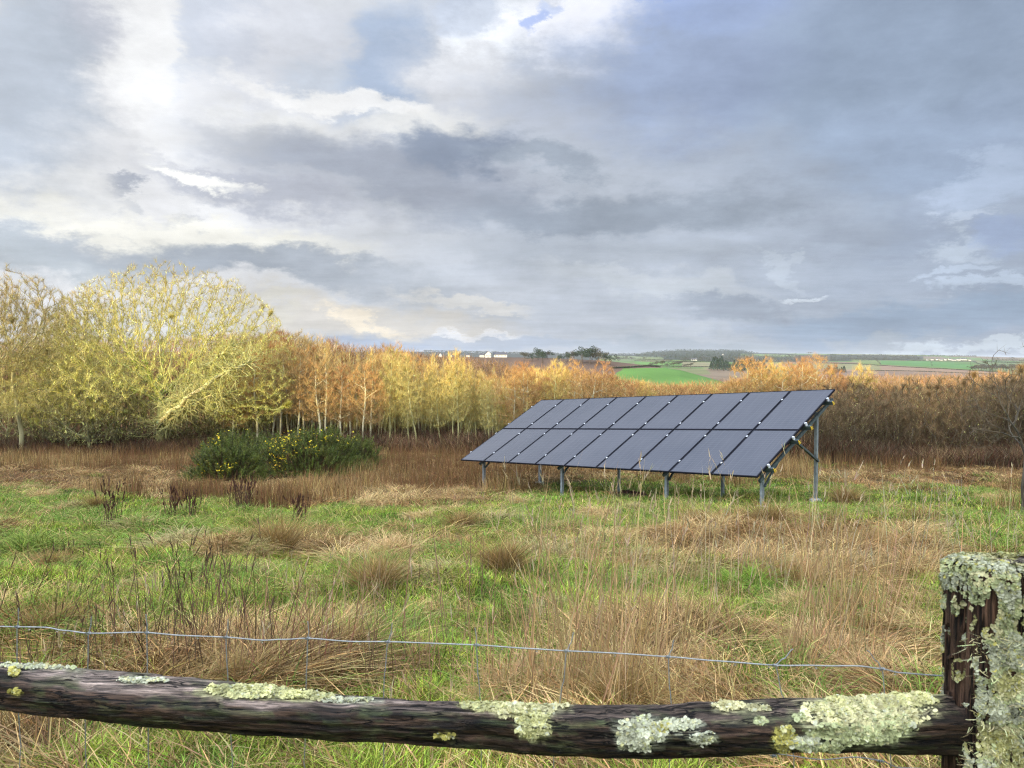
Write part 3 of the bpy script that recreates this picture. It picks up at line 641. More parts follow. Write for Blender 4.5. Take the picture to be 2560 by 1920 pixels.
def solar():
    W, S = 10.37, 3.9; a, t, b = math.radians(-49.6), math.radians(26.5), math.radians(3.7)
    O = np.array([5.11, 16.03, -2.43+CAMZ])
    r = np.array([math.cos(a)*math.cos(b), math.sin(a)*math.cos(b), math.sin(b)]); n = np.array([-math.sin(a), math.cos(a), 0])
    up = np.cross(r, n); s = n*math.cos(t)+up*math.sin(t); nm = np.cross(r, s)
    base = O-r*W*.5; gx = gz(base[0], base[1])
    root = empty('solar_array', (base[0], base[1], gx)); R0 = np.array([base[0], base[1], gx])
    tag(root, 'solar array of two rows of black panels on steel posts', 'solar panels')
    P = lambda u, v, w=0: O-r*(W-u)+s*v+nm*w-R0          # u from the left end, v up the slope
    from mathutils import Matrix
    M = Matrix(((r[0], s[0], nm[0]), (r[1], s[1], nm[1]), (r[2], s[2], nm[2]))).to_4x4()
    gap = .022; pw = (W-8*gap)/9; pl = (S-gap)/2
    X, Y, Z = np.eye(3)
    mg = MB(); mg.add(*box((0, 0, -.004), X, Y, Z, pw-.05, pl-.05, .006)); gl = mg.build('glass', M_PANEL).data
    bpy.data.objects.remove(bpy.data.objects['glass'])
    mf = MB(); fw = .028
    mf.add(*box((0, pl/2-fw/2, -.016), X, Y, Z, pw, fw, .036)); mf.add(*box((0, -pl/2+fw/2, -.016), X, Y, Z, pw, fw, .036))
    mf.add(*box((pw/2-fw/2, 0, -.016), X, Y, Z, fw, pl-2*fw, .036)); mf.add(*box((-pw/2+fw/2, 0, -.016), X, Y, Z, fw, pl-2*fw, .036))
    fr = mf.build('frame', M_FRAME).data; bpy.data.objects.remove(bpy.data.objects['frame'])
    for j in range(2):
        for i in range(9):
            c = P(i*(pw+gap)+pw/2, j*(pl+gap)+pl/2)
            o = bpy.data.objects.new('solar_panel', gl); COL.objects.link(o); o.parent = root
            T = M.copy(); T.translation = c; o.matrix_local = T
            f = bpy.data.objects.new('frame', fr); COL.objects.link(f); f.parent = o
    pur = [.12*S, .42*S, .58*S, .88*S]
    for v in pur:
        m = MB(); L = W+.26
        m.add(*box(P(W/2, v, -.075), r, s, nm, L, .055, .006)); m.add(*box(P(W/2, v-.0255, -.118), r, s, nm, L, .005, .08)); m.add(*box(P(W/2, v, -.16), r, s, nm, L, .055, .005))
        p = m.build('rail', M_DKST, root)
        m = MB(); m.add(*box(P(W+.135, v, -.118), r, s, nm, .012, .062, .02)); m.add(*box(P(W+.135, v-.026, -.118), r, s, nm, .013, .016, .10)); m.add(*box(P(W+.135, v+.02, -.162), r, s, nm, .013, .04, .016))
        m.build('end_cap', M_YEL, p)
        for k in range(10):
            u = [-.012, W+.012][k//9] if k in (9,) else (k*(pw+gap)-gap/2 if k else -.012)
            if k == 9: u = W+.012
            m = MB(); m.add(*box(P(u, v, .006), r, s, nm, .036 if 0 < k < 9 else .034, .05, .008)); m.add(*box(P(u+(.012 if k == 9 else 0), v, -.03), r, s, nm, .016 if 0 < k < 9 else .035, .05, .075))
            m.build('clamp', M_CLAMP, root)
    pitch = pw+gap
    def channel(A, B, wdt, dep, mat, name, face):
        A = np.array(A); B = np.array(B); d = B-A; L = np.linalg.norm(d); d /= L; fx = face-d*np.dot(face, d); fx /= np.linalg.norm(fx); sy = np.cross(d, fx)
        m = MB(); c = (A+B)/2; th = .008
        m.add(*box(c, sy, fx, d, th, dep, L)); m.add(*box(c+sy*(wdt-th)/2*1+fx*(dep/2+th/2)*0, sy, fx, d, th, dep*.98, L))
        m.add(*box(c-sy*(wdt-th)/2, sy, fx, d, th, dep*.98, L)); m.V[0] = m.V[0]  # flanges
        m.V[0], _ = box(c-fx*(dep/2-th/2), sy, fx, d, wdt-2*th-.002, th, L)
        return m.build(name, mat, root)
    for i, cu in enumerate((.55, 3.55, 6.65, 8.86)):
        u = cu*pitch
        for v, wd in ((.10*S, .078), (.79*S, .078)):
            top = P(u, v, -.17); w = top+R0; g = gz(w[0], w[1])-.3
            channel((top[0], top[1], g-R0[2]), top, wd, .065, M_GALV, 'post', -r)
            if v > 1:
                rear = (top, g+.3-R0[2])
        channel(P(u+.07, .03*S, -.2), P(u+.07, .97*S, -.2), .05, .07, M_DKST, 'rafter', nm)
        lo = np.array([rear[0][0], rear[0][1], rear[1]+.95])+r*.06
        channel(lo, P(u+.06, .47*S, -.235), .05, .05, M_DKST, 'brace', nm)
        fp = P(u, .10*S, -.17)
        channel(fp+r*.06+np.array([0, 0, -.28]), P(u+.06, .24*S, -.235), .04, .04, M_DKST, 'brace', nm)
        for v in (.10*S, .79*S):
            top = P(u, v, -.17); w = top+R0; g = gz(w[0], w[1])-R0[2]
            m = MB(); rr = np.random.default_rng(i); pts = 14
            an = np.arange(pts)*2*math.pi/pts
            rings = [(.16, -.03), (.13, .05), (.07, .07)]
            Vv = np.concatenate([np.stack([top[0]+q*np.cos(an)*rr.uniform(.8, 1.15, pts), top[1]+q*np.sin(an)*rr.uniform(.8, 1.15, pts), np.full(pts, g+zz)+rr.uniform(-.01, .01, pts)], 1) for q, zz in rings])
            Q = [(k*pts+j, k*pts+(j+1) % pts, (k+1)*pts+(j+1) % pts, (k+1)*pts+j) for k in range(2) for j in range(pts)]
            m.add(Vv, Q, (.5, .5, .47)); m.build('footing', M_PAINT, root)
solar()

# ------------------------------------------------------------------ grass
def wedge(n, y0, y1, power, rng, pad=330):
    """random spots of the meadow between two distances, denser nearby"""
    u = rng.uniform(0, 1, n); e = 1-power
    y = (y0**e+(y1**e-y0**e)*u)**(1/e) if abs(e) > 1e-6 else y0*(y1/y0)**u
    px = rng.uniform(-pad-300/y0, 2560+pad+300/y0, n); x = (px-1280)/F*y
    return x, y, terrain(x, y)
def grass():
    rng = np.random.default_rng(61); mb = MB(); md = MB()
    for n, y0, y1, wd, hs in ((250000, 2.0, 6.5, .0072, 1.0), (290000, 6.5, 15, .0085, 1.0), (270000, 15, 40, .016, 1.05)):
        x, y, z = wedge(n, y0, y1, 1.0, rng)
        g = greenness(x, y, z)
        thick = fbm(x*2.2, y*2.2, 88, 3)
        isg = rng.uniform(size=n) < sstep(.18, .72, g)*.95
        c1 = C_GREEN*(1-rng.uniform(size=(n, 1)))+C_GREEN2*rng.uniform(.2, 1, (n, 1))
        # bluish green patches
        blue = fbm(x*.9, y*.9, 97, 3)[:, None]; cl = clumpy(x, y); c1 = c1*cl*1.05
        c1 = np.where(blue > .62, c1*np.array([.75, .92, 1.0]), c1)
        hh = (.045+.17*thick**2)*hs*rng.uniform(.5, 1.3, n); c1 = np.where(rng.uniform(size=(n, 1)) < .16, C_STRAW*.95, c1)
        m = isg
        V, T, C = blades(np.stack([x, y, z-.01], 1)[m], hh[m], wd*rng.uniform(.6, 1.3, m.sum()), rng.uniform(0, 6.28, m.sum()), rng.uniform(.2, 1.1, m.sum()), jitter(c1[m], m.sum(), .3, rng), 2, .15, tipc=None, rng=rng)
        mb.V.append(V); mb.Q.append(T+mb.n); mb.C.append(C); mb.n += len(V)
        m = ~isg; k = m.sum()
        c2 = np.where(rng.uniform(size=(n, 1)) < .60, C_STRAW, C_BROWN)
        c2 = np.where(fbm(x*.35, y*.5, 103, 3)[:, None] > .56, c2*np.array([.85, .72, .68]), c2)
        c2 = c2*(.3+.7*cl)
        far = sstep(17, 27, y)[:, None]*.55*(fbm(x*.22, y*.3, 107, 3) > .52)[:, None]
        c2 = c2*(1-far)+C_RED*1.25*far
        h2 = (.06+.30*thick**1.8)*rng.uniform(.5, 1.3, n)*(1+.3*sstep(16, 26, y))
        swirl = 6.28*fbm(x*.7, y*.7, 111, 2)*1.6
        V, T, C = blades(np.stack([x, y, z-.01], 1)[m], h2[m], wd*rng.uniform(.6, 1.3, k), swirl[m]+rng.normal(size=k)*.8, rng.uniform(.5, 2.6, k), jitter(c2[m], k, .38, rng), 3 if y0 < 15 else 2, rng.uniform(0, .7, k), rng=rng)
        md.V.append(V); md.Q.append(T+md.n); md.C.append(C); md.n += len(V)
    # low hummocks of matted grass everywhere
    for nc, y0, y1, kb, wd in ((230, 3.2, 9, 150, .005), (900, 9, 22, 90, .009), (2000, 22, 39, 50, .015)):
        x, y, z = wedge(nc, y0, y1, .4, rng); g = greenness(x, y, z)
        R = rng.uniform(.10, .34, nc); Hh = rng.uniform(.10, .30, nc); j = np.repeat(np.arange(nc), kb); n = len(j)
        a = rng.uniform(0, 6.28, n); q = np.sqrt(rng.uniform(0, 1, n)); P = np.stack([x[j]+np.cos(a)*q*R[j], y[j]+np.sin(a)*q*R[j], np.zeros(n)], 1); P[:, 2] = z[j]+.10*(1-q*q)*R[j]/.3-.02
        cg = np.where((g+rng.normal(size=nc)*.22 > .50)[:, None], np.array([.17, .26, .045]), np.where(rng.uniform(size=(nc, 1)) < .55, C_STRAW, C_BROWN*1.15))
        cc = np.where(rng.uniform(size=(n, 1)) < .2, C_STRAW*.9, cg[j])
        V, T, C = blades(P, Hh[j]*rng.uniform(.6, 1.4, n), wd, a+rng.normal(size=n)*1.0, q*rng.uniform(.4, 2.2, n)+.2, jitter(cc, n, .36, rng), 3, rng.uniform(.4, .9, n), rng=rng)
        md.V.append(V); md.Q.append(T+md.n); md.C.append(C); md.n += len(V)
    tag(mb.build('grass', M_GRASS), 'short fresh green grass of the meadow', 'grass', kind='stuff')
    tag(md.build('dead_grass', M_DEAD), 'matted straw and brown dead grass of the meadow', 'dead grass', kind='stuff')
    # reddish rushes and dead stems standing in the far half
    n = 150000; x, y, z = wedge(n, 15.5, 40, 1.0, rng)
    px, py = to_px(x, y, z)
    dens = fbm(x*.4, y*.4, 121, 4); dens = dens+.42*np.exp(-(((px-1130)/260)**2+((py-1195)/45)**2))+.3*sstep(27, 33, y)+.2*np.exp(-(((px-2150)/350)**2+((py-1160)/35)**2))
    dens -= .5*np.exp(-(((px-1650)/350)**2+((py-1255)/25)**2))+.4*np.exp(-(((px-2200)/250)**2+((py-1270)/40)**2))+.3*np.exp(-(((px-60)/150)**2+((py-1250)/25)**2))
    m = dens > .63+.05*(px < 420); k = m.sum()
    redp = (fbm(x*.25, y*.3, 131, 3)+.25*np.exp(-(((px-1130)/260)**2+((py-1195)/45)**2)) > .58)[:, None]
    c = np.where(redp, np.where(rng.uniform(size=(n, 1)) < .6, C_RED*1.15, C_BROWN*.9), np.where(rng.uniform(size=(n, 1)) < .5, C_BROWN*1.1, C_STRAW*.85))
    V, T, C = blades(np.stack([x, y, z-.02], 1)[m], (rng.uniform(.22, .62, n)*(.6+.9*(dens-.5)/.3).clip(.5, 1.3))[m], .012, rng.uniform(0, 6.28, k), rng.uniform(0, .45, k), jitter(c[m], k, .3, rng), 2, 0, rng=rng)
    tag(mesh('rushes', V, T, M_DEAD, C), 'reddish brown rushes and dead stems in the far half of the meadow', 'rushes', kind='stuff')
grass()
def tussock_mesh(seed, base, tip, n, H, R, droop, w=.009):
    rng = np.random.default_rng(seed)
    a = rng.uniform(0, 6.28, n); q = np.sqrt(rng.uniform(0, 1, n)); p = np.stack([np.cos(a)*R*q*.75, np.sin(a)*R*q*.75, .06*(1-q)-.04], 1)
    az = a+rng.normal(size=n)*1.3; H = H*(.8+.35*np.sin(a*3+seed)); c = np.where(rng.uniform(size=(n, 1)) < .65, np.array(base), np.array(tip))
    dd = np.stack([rng.normal(size=n)*.35, rng.normal(size=n)*.35, np.ones(n)], 1); dd /= np.linalg.norm(dd, axis=1, keepdims=True)
    return blades(p, H*rng.uniform(.45, 1.2, n), w*rng.uniform(.6, 1.3, n), az, (.2+.8*q*rng.uniform(.3, 1.5, n)), jitter(c, n, .5, rng), 4, droop*rng.uniform(.5, 1.2, n), dirs=dd, tipc=jitter(tip, n, .2, rng), rng=rng)
TK = {}
for key, args in {
    'green': (71, (.07, .16, .02), (.28, .33, .07), 1500, .42, .34, .72), 'lush green': (72, (.11, .27, .03), (.26, .38, .06), 1300, .38, .32, .6),
    'straw-coloured': (73, (.42, .30, .12), (.58, .43, .19), 1900, .42, .40, .85), 'brown': (74, (.24, .145, .06), (.44, .29, .12), 1900, .36, .42, .9),
    'green-straw': (75, (.22, .26, .07), (.48, .38, .18), 1900, .42, .42, .8), 'golden': (76, (.44, .30, .13), (.58, .40, .19), 2200, .6, .42, .6),
    'rushy brown': (77, (.17, .11, .045), (.38, .26, .10), 1300, .6, .30, .12)}.items():
    V, T, C = tussock_mesh(*args); o = mesh('grass_tussock', V, T, M_DEAD, C); TK[key] = o; o.location = (0, -900, -300); o['used'] = 0
TUS = [(70, 1385, 'green', 1.35), (265, 1365, 'green', 1.0), (455, 1372, 'green-straw', 1.3), (545, 1368, 'brown', 1.1), (685, 1385, 'rushy brown', 1.0), (870, 1415, 'straw-coloured', 1.3), (975, 1400, 'golden', .9), (950, 1412, 'brown', 1.1),
       (1135, 1375, 'brown', 1.2), (1085, 1450, 'green-straw', .9), (1340, 1400, 'green-straw', 1.25), (1445, 1410, 'brown', 1.1), (1390, 1315, 'green', .9), (1490, 1290, 'straw-coloured', 1.0), (1680, 1345, 'brown', 1.35), (1790, 1345, 'straw-coloured', 1.35),
       (1900, 1345, 'brown', 1.2), (1745, 1455, 'green-straw', 1.2), (1875, 1475, 'lush green', 1.25), (1965, 1440, 'brown', 1.3), (2105, 1425, 'straw-coloured', 1.1), (2235, 1370, 'brown', 1.0), (1740, 1595, 'brown', 1.0), (1850, 1605, 'brown', 1.1), (1590, 1740, 'golden', 1.0), (1425, 1755, 'golden', 1.05),
       (1275, 1765, 'golden', .95), (1205, 1800, 'straw-coloured', .7), (880, 1560, 'straw-coloured', .7), (840, 1650, 'rushy brown', .65), (1000, 1660, 'brown', .8), (600, 1735, 'rushy brown', .6), (455, 1745, 'rushy brown', .55), (755, 1535, 'lush green', .7), (110, 1600, 'rushy brown', .75), (240, 1560, 'brown', .7), (2050, 1660, 'golden', 1.0),
       (2190, 1740, 'golden', .9), (2290, 1600, 'straw-coloured', .95), (1960, 1840, 'straw-coloured', .8), (2080, 1880, 'golden', .8), (40, 1890, 'rushy brown', .9), (1300, 1262, 'straw-coloured', 1.0), (1180, 1258, 'brown', .9), (700, 1262, 'brown', 1.1), (770, 1240, 'straw-coloured', .9), (640, 1232, 'brown', .9), (1240, 1305, 'green-straw', .9),
       (1050, 1300, 'straw-coloured', .8), (330, 1240, 'brown', 1.0), (100, 1248, 'straw-coloured', 1.1), (2120, 1260, 'rushy brown', .95), (2235, 1225, 'green', .8), (2400, 1295, 'green', .9), (2480, 1255, 'straw-coloured', .9), (2290, 1345, 'straw-coloured', 1.2), (1560, 1800, 'rushy brown', .8), (1690, 1690, 'brown', .9), (210, 1190, 'brown', 1.0),
       (920, 1265, 'straw-coloured', 1.1), (1000, 1330, 'brown', .9), (1620, 1415, 'green-straw', 1.1), (1540, 1360, 'straw-coloured', 1.1), (2020, 1530, 'straw-coloured', 1.0), (1500, 1500, 'lush green', .7), (350, 1480, 'green-straw', .6), (620, 1440, 'green-straw', .7)]
TUS += [(20+k*38+random.uniform(-30, 30), random.choice([1225, 1275, 1325, 1345, 1385, 1430, 1480, 1540]), random.choice(['brown', 'straw-coloured', 'brown', 'green-straw', 'green', 'rushy brown']), random.uniform(.55, .9)) for k in range(64)]
def zone(px, py):
    side = ' on the left' if px < 850 else ' at the centre' if px < 1700 else ' on the right'
    if py > 1640: return 'by the wire'+side
    if py > 1420: return 'in the near meadow'+side
    if py > 1290: return 'in the mid meadow'+side
    return 'before the solar array' if 1180 < px < 2050 else 'beside the gorse' if px <= 900 else 'far off near the right edge' if px > 2050 else 'between gorse and array'
grp = {}
for px, py, k, s in TUS:
    src = TK[k]
    if src['used']: o = src.copy(); COL.objects.link(o)
    else: o = src; src['used'] = 1
    x, y, z = on_ground(px, py); s *= float(np.interp(y, [3, 6, 12], [.52, .68, .95]))
    o.location = (x, y, z); o.scale = (s*random.uniform(.9, 1.1), s*random.uniform(.9, 1.1), s*random.uniform(.85, 1.05)); o.rotation_euler = (random.uniform(-.08, .08), random.uniform(-.08, .08), random.uniform(0, 6.28))
    o['category'] = 'grass tussock'; o['group'] = 'tussocks of coarse grass in the meadow'
    grp.setdefault((k, zone(px, py)), []).append((px, o))
for (k, zn), L in grp.items():
    L.sort(key=lambda q: q[0])
    for i, (px, o) in enumerate(L):
        o['label'] = f'{k} grass tussock {zn}' if len(L) == 1 else f'{WORDS[i]} {k} grass tussock from the left {zn}'
for o in bpy.data.objects:
    if 'used' in o: del o['used']

# tall standing stalks
def stalks(px, py, n, R, H, col, seed, label, cat='tall grass', name='tall_grass_clump', heads=.35, w=.0034, lean=.25, spread=.35, hw=.011, headc=None):
    rng = np.random.default_rng(seed); x, y, z = on_ground(px, py)
    root = empty(name, (x, y, z)); tag(root, label, cat, 'clumps of standing stalks')
    a = rng.uniform(0, 6.28, n); q = np.sqrt(rng.uniform(0, 1, n))*R
    P = np.stack([np.cos(a)*q, np.sin(a)*q*.7, np.zeros(n)], 1); P[:, 2] = terrain(P[:, 0]+x, P[:, 1]+y)-z-.02
    d = np.stack([rng.normal(size=n)*lean*.6+.05, rng.normal(size=n)*lean*.5, np.ones(n)], 1); d /= np.linalg.norm(d, axis=1, keepdims=True)
    h = H*rng.uniform(.35, 1.0, n)**.8; az = rng.uniform(0, 6.28, n); ln = rng.uniform(0, spread, n)
    V, T, C = blades(P, h, w*rng.uniform(.7, 1.3, n)*1.5, az, ln, jitter(col, n, .25, rng), 4, 0, d, rng=rng)
    tops = V.reshape(n, 9, 3)[:, 8]; prev = V.reshape(n, 9, 3)[:, 6:8].mean(1)
    m = rng.uniform(size=n) < heads
    if m.sum():
        hd = tops[m]-prev[m]; hd /= np.linalg.norm(hd, axis=1, keepdims=True)
        k = 7; Pb = np.repeat(tops[m]-hd*.10, k, 0)+np.repeat(hd, k, 0)*rng.uniform(0, .1, (m.sum()*k, 1)); dd = np.repeat(hd, k, 0)+rng.normal(size=(m.sum()*k, 3))*.16; dd /= np.linalg.norm(dd, axis=1, keepdims=True)
        V0_, T0_, C0_ = V, T, C
        V, T, C = blades(Pb, rng.uniform(.03, .07, len(Pb)), hw, rng.uniform(0, 6.28, len(Pb)), .1, jitter(headc or (.46, .36, .22), len(Pb), .2, rng), 2, 0, dd, rng=rng)
        V = np.concatenate([V0_, V]); T = np.concatenate([T0_, T+len(V0_)]); C = np.concatenate([C0_, C])
    mesh('stalks', V, T, M_DEAD, C, root)
ST = (.44, .31, .15); SB = (.24, .15, .09); SD = (.13, .085, .05); SG = (.20, .20, .08)
for i, (px, py, n, R, H, c, hd, nm) in enumerate([
    (1500, 1790, 150, .42, 1.3, ST, .22, 'tallest dense straw clump of stalks beyond the wire at the centre'),
    (1330, 1770, 70, .35, .80, ST, .1, 'straw stalks left of the tallest clump beyond the wire'),
    (1640, 1740, 60, .45, 1.2, ST, .2, 'tall straw stalks right of the tallest clump beyond the wire'),
    (1560, 1560, 40, .6, 1.05, (.44, .33, .2), .45, 'loose seed-headed stalks rising in front of the middle of the solar array'),
    (1760, 1500, 40, .7, 1.15, (.46, .36, .22), .5, 'loose seed-headed stalks rising in front of the right part of the solar array'),
    (1925, 1460, 40, .6, 1.15, (.46, .36, .22), .45, 'thin stalks reaching over the last solar panel at the right'),
    (2090, 1700, 130, .30, 1.2, ST, .1, 'dense upright golden stalks left of the fence post'),
    (2160, 1560, 40, .4, 1.2, ST, .3, 'tall sparse stalks behind the golden clump near the fence post'),
    (2290, 1560, 60, .5, 1.1, ST, .3, 'straw stalks directly left of the lichened fence post top'),
    (2010, 1560, 26, .6, 1.35, ST, .5, 'scattered very tall stalks before the rear array post'),
    (2180, 1420, 22, .8, 1.35, (.5, .42, .28), .6, 'scattered pale stalks in front of the dark scrub'),
    (2420, 1400, 30, .9, 1.15, (.46, .38, .26), .5, 'pale stalks above the fence post at the right'),
    (1270, 1620, 26, .5, .95, SB, .15, 'sparse brown stalks in the green grass left of the tall straw clump'),
    (1130, 1650, 16, .4, .95, SB, .1, 'few dark stalks standing in the green grass before the array left end'),
    (870, 1600, 90, .34, .72, (.42, .29, .16), .15, 'brown stalks above the top wire left of the centre'),
    (960, 1740, 60, .4, .6, SB, .1, 'brown stems between the second and third wire stays from the centre'),
    (700, 1700, 70, .35, .66, (.27, .15, .09), .2, 'reddish brown stems beyond the wire at left'),
    (540, 1690, 60, .38, .72, SD, .5, 'dark thin rushes with small seed heads beyond the wire at left'),
    (440, 1660, 40, .3, .75, SD, .6, 'dark rush stems rising above the wire between two stays'),
    (280, 1680, 50, .5, .55, SG, .4, 'greenish rushes beyond the wire near the left edge'),
    (110, 1700, 50, .5, .72, SD, .4, 'dark rushes beyond the wire at the left edge'),
    (150, 1530, 26, .5, .55, SD, .6, 'short dark stems in the near meadow at the left edge'),
    (640, 1560, 16, .5, .6, SB, .3, 'few brown stems in the bright green grass at left'),
    (60, 1900, 90, .35, .5, (.34, .22, .12), .1, 'brown tangled stalks under the wooden rail at the left corner'),
    (1010, 1900, 22, .2, .35, (.2, .06, .04), .1, 'dark red dock stems under the wooden rail'),
    (1350, 1330, 40, .9, .55, (.42, .33, .2), .3, 'short straw stalks in front of the array centre posts'),
    (1180, 1265, 60, 1.0, .55, (.3, .2, .12), .2, 'brown stalks under the left end of the solar array'),
    (1650, 1330, 50, 1.0, .8, (.45, .35, .2), .45, 'straw stalks in front of the third array post'),
    (1480, 1420, 34, .7, .8, (.42, .32, .18), .4, 'thin straw stalks in the middle meadow below the array'),
    (2110, 1262, 30, .12, .75, (.33, .2, .1), .9, 'rusty dock spike right of the rear array post'),
    (2330, 1245, 30, 1.0, .6, (.42, .36, .25), .3, 'short pale stems before the dark scrub'),
    (1140, 1480, 14, .4, .6, SB, .2, 'few brown stems beside the pale tussock at the centre')]):
    big = py > 1500
    stalks(px, py, n, R, H, c, 200+i, nm, heads=hd, w=.0034+.0008*(py < 1500)+.003*(py < 1350), hw=.005 if big else .011, headc=(.12, .08, .05) if c in (SD,) else None)
for i, (px, py, H) in enumerate([(272, 1318, .75), (598, 1285, .85), (622, 1280, .7), (472, 1305, .6), (425, 1300, .6), (745, 1310, .5), (580, 1272, .6)]):
    stalks(px, py, 26, .13, H, (.10, .055, .04), 300+i, f'dark brown dead dock stems before the gorse, {["leftmost","tallest","right beside the tallest","third from the left","second from the left","rightmost and short","just behind the tallest"][i]}', 'dead plant', 'dead_dock', .95, .007, .22, .2, .02, (.10, .05, .035))

# mole hill / bare soil under the array
def soil():
    x, y, z = on_ground(1570, 1243); rng = np.random.default_rng(4)
    n, k = 9, 26; V = []
    for i in range(n):
        q = i/(n-1)
        for j in range(k):
            a = j*2*math.pi/k; rr = q*(.75+.25*math.sin(a*3+1)); X = math.cos(a)*rr*.8; Yy = math.sin(a)*rr*.6
            V.append((X, Yy, (.16*(1-q*q))+rng.normal()*.02+gz(x+X, y+Yy)-z-.02))
    Q = [(i*k+j, i*k+(j+1) % k, (i+1)*k+(j+1) % k, (i+1)*k+j) for i in range(n-1) for j in range(k)]
    o = mesh('soil_mound', V, Q, flat_mat('dug_soil', (.09, .05, .035), .95, 0, .1, .5, 12, .6, 30), smooth=True); o.location = (x, y, z)
    tag(o, 'small mound of dug dark soil under the solar array', 'soil mound')
soil()
# ------------------------------------------------------------------ foreground: cleft wooden fence
def wood_mat(name, axis):
    m, nt, b = new_mat(name); N = nt.nodes; L = nt.links
    a = N.new('ShaderNodeAttribute'); a.attribute_name = 'Col'; tc = N.new('ShaderNodeTexCoord')
    mp = N.new('ShaderNodeMapping'); sc = [90, 90, 90]; sc[axis] = 6; mp.inputs['Scale'].default_value = sc; L.new(tc.outputs['Object'], mp.inputs['Vector'])
    n = N.new('ShaderNodeTexNoise'); n.inputs['Scale'].default_value = 1; n.inputs['Detail'].default_value = 7; n.inputs['Roughness'].default_value = .65; L.new(mp.outputs[0], n.inputs['Vector'])
    mr = N.new('ShaderNodeMapRange'); mr.inputs[1].default_value = .35; mr.inputs[2].default_value = .66; mr.inputs[3].default_value = .15; mr.inputs[4].default_value = 1.9; L.new(n.outputs['Fac'], mr.inputs[0])
    v = N.new('ShaderNodeVectorMath'); v.operation = 'SCALE'; L.new(a.outputs['Color'], v.inputs[0]); L.new(mr.outputs[0], v.inputs['Scale']); L.new(v.outputs[0], b.inputs['Base Color'])
    mp3 = N.new('ShaderNodeMapping'); sc3 = [420, 420, 420]; sc3[axis] = 16; mp3.inputs['Scale'].default_value = sc3; L.new(tc.outputs['Object'], mp3.inputs['Vector'])
    ng = N.new('ShaderNodeTexNoise'); ng.inputs['Scale'].default_value = 1; ng.inputs['Detail'].default_value = 3; L.new(mp3.outputs[0], ng.inputs['Vector'])
    gm = N.new('ShaderNodeMapRange'); L.new(ng.outputs['Fac'], gm.inputs[0]); gm.inputs[1].default_value = .36; gm.inputs[2].default_value = .64; gm.inputs[3].default_value = .45; gm.inputs[4].default_value = 1.6
    vg = N.new('ShaderNodeVectorMath'); vg.operation = 'SCALE'; L.new(v.outputs[0], vg.inputs[0]); L.new(gm.outputs[0], vg.inputs['Scale']); v = vg
    mp2 = N.new('ShaderNodeMapping'); sc2 = [34, 34, 34]; sc2[axis] = 1.6; mp2.inputs['Scale'].default_value = sc2; L.new(tc.outputs['Object'], mp2.inputs['Vector'])
    nk = N.new('ShaderNodeTexNoise'); nk.inputs['Scale'].default_value = 1; nk.inputs['Detail'].default_value = 4; nk.inputs['Roughness'].default_value = .6; L.new(mp2.outputs[0], nk.inputs['Vector'])
    ab = N.new('ShaderNodeMath'); ab.operation = 'SUBTRACT'; L.new(nk.outputs['Fac'], ab.inputs[0]); ab.inputs[1].default_value = .5
    ab2 = N.new('ShaderNodeMath'); ab2.operation = 'ABSOLUTE'; L.new(ab.outputs[0], ab2.inputs[0])
    ck = N.new('ShaderNodeMapRange'); L.new(ab2.outputs[0], ck.inputs[0]); ck.inputs[1].default_value = .006; ck.inputs[2].default_value = .022; ck.inputs[3].default_value = .08; ck.inputs[4].default_value = 1
    v2 = N.new('ShaderNodeVectorMath'); v2.operation = 'SCALE'; L.new(v.outputs[0], v2.inputs[0]); L.new(ck.outputs[0], v2.inputs['Scale']); L.new(v2.outputs[0], b.inputs['Base Color'])
    b.inputs['Roughness'].default_value = .62; b.inputs['Specular IOR Level'].default_value = .25
    bp = N.new('ShaderNodeBump'); bp.inputs['Strength'].default_value = 1; bp.inputs['Distance'].default_value = .01; hs = N.new('ShaderNodeMath'); hs.operation = 'ADD'; L.new(n.outputs['Fac'], hs.inputs[0]); L.new(ck.outputs[0], hs.inputs[1]); L.new(hs.outputs[0], bp.inputs['Height']); L.new(bp.outputs[0], b.inputs['Normal'])
    return m
M_LICH = attr_mat('lichen', .95, .05, 0)
RP = [-700, -150, 0, 300, 600, 800, 1000, 1200, 1400, 1500, 1650, 1800, 1950, 2100, 2350, 2480]
RT = [1640, 1655, 1667, 1692, 1722, 1746, 1763, 1769, 1777, 1776, 1778, 1768, 1762, 1762, 1748, 1745]
RB = [1745, 1765, 1782, 1822, 1848, 1860, 1873, 1888, 1902, 1908, 1910, 1904, 1893, 1890, 1900, 1900]
def rail_y(px): return np.interp(px, [-700, 0, 1280, 2400], [1.98, 1.87, 1.76, 1.69])
def flakes(P, Nn, size, C, rng, dome_=.35):
    n = len(P); k = 7
    t = np.cross(Nn, rng.normal(size=(n, 3))); t /= np.linalg.norm(t, axis=1, keepdims=True)+1e-9; b = np.cross(Nn, t)
    th = np.arange(k)*2*math.pi/k
    rr = size[:, None]*rng.uniform(.6, 1.25, (n, k)); up = size[:, None]*rng.uniform(-.05, dome_*1.5, (n, k))
    ring = P[:, None]+t[:, None]*(np.cos(th)[None, :, None]*rr[..., None])+b[:, None]*(np.sin(th)[None, :, None]*rr[..., None])+Nn[:, None]*up[..., None]
    cen = P+Nn*(size*.12)[:, None]
    V = np.concatenate([cen[:, None], ring], 1).reshape(-1, 3)
    T = np.array([(0, 1+i, 1+(i+1) % k) for i in range(k)]); T = (T[None]+(np.arange(n)*(k+1))[:, None, None]).reshape(-1, 3)
    cc = np.repeat(C[:, None], k+1, 1)*rng.uniform(.8, 1.15, (n, k+1, 1)); return V, T, cc.reshape(-1, 3)
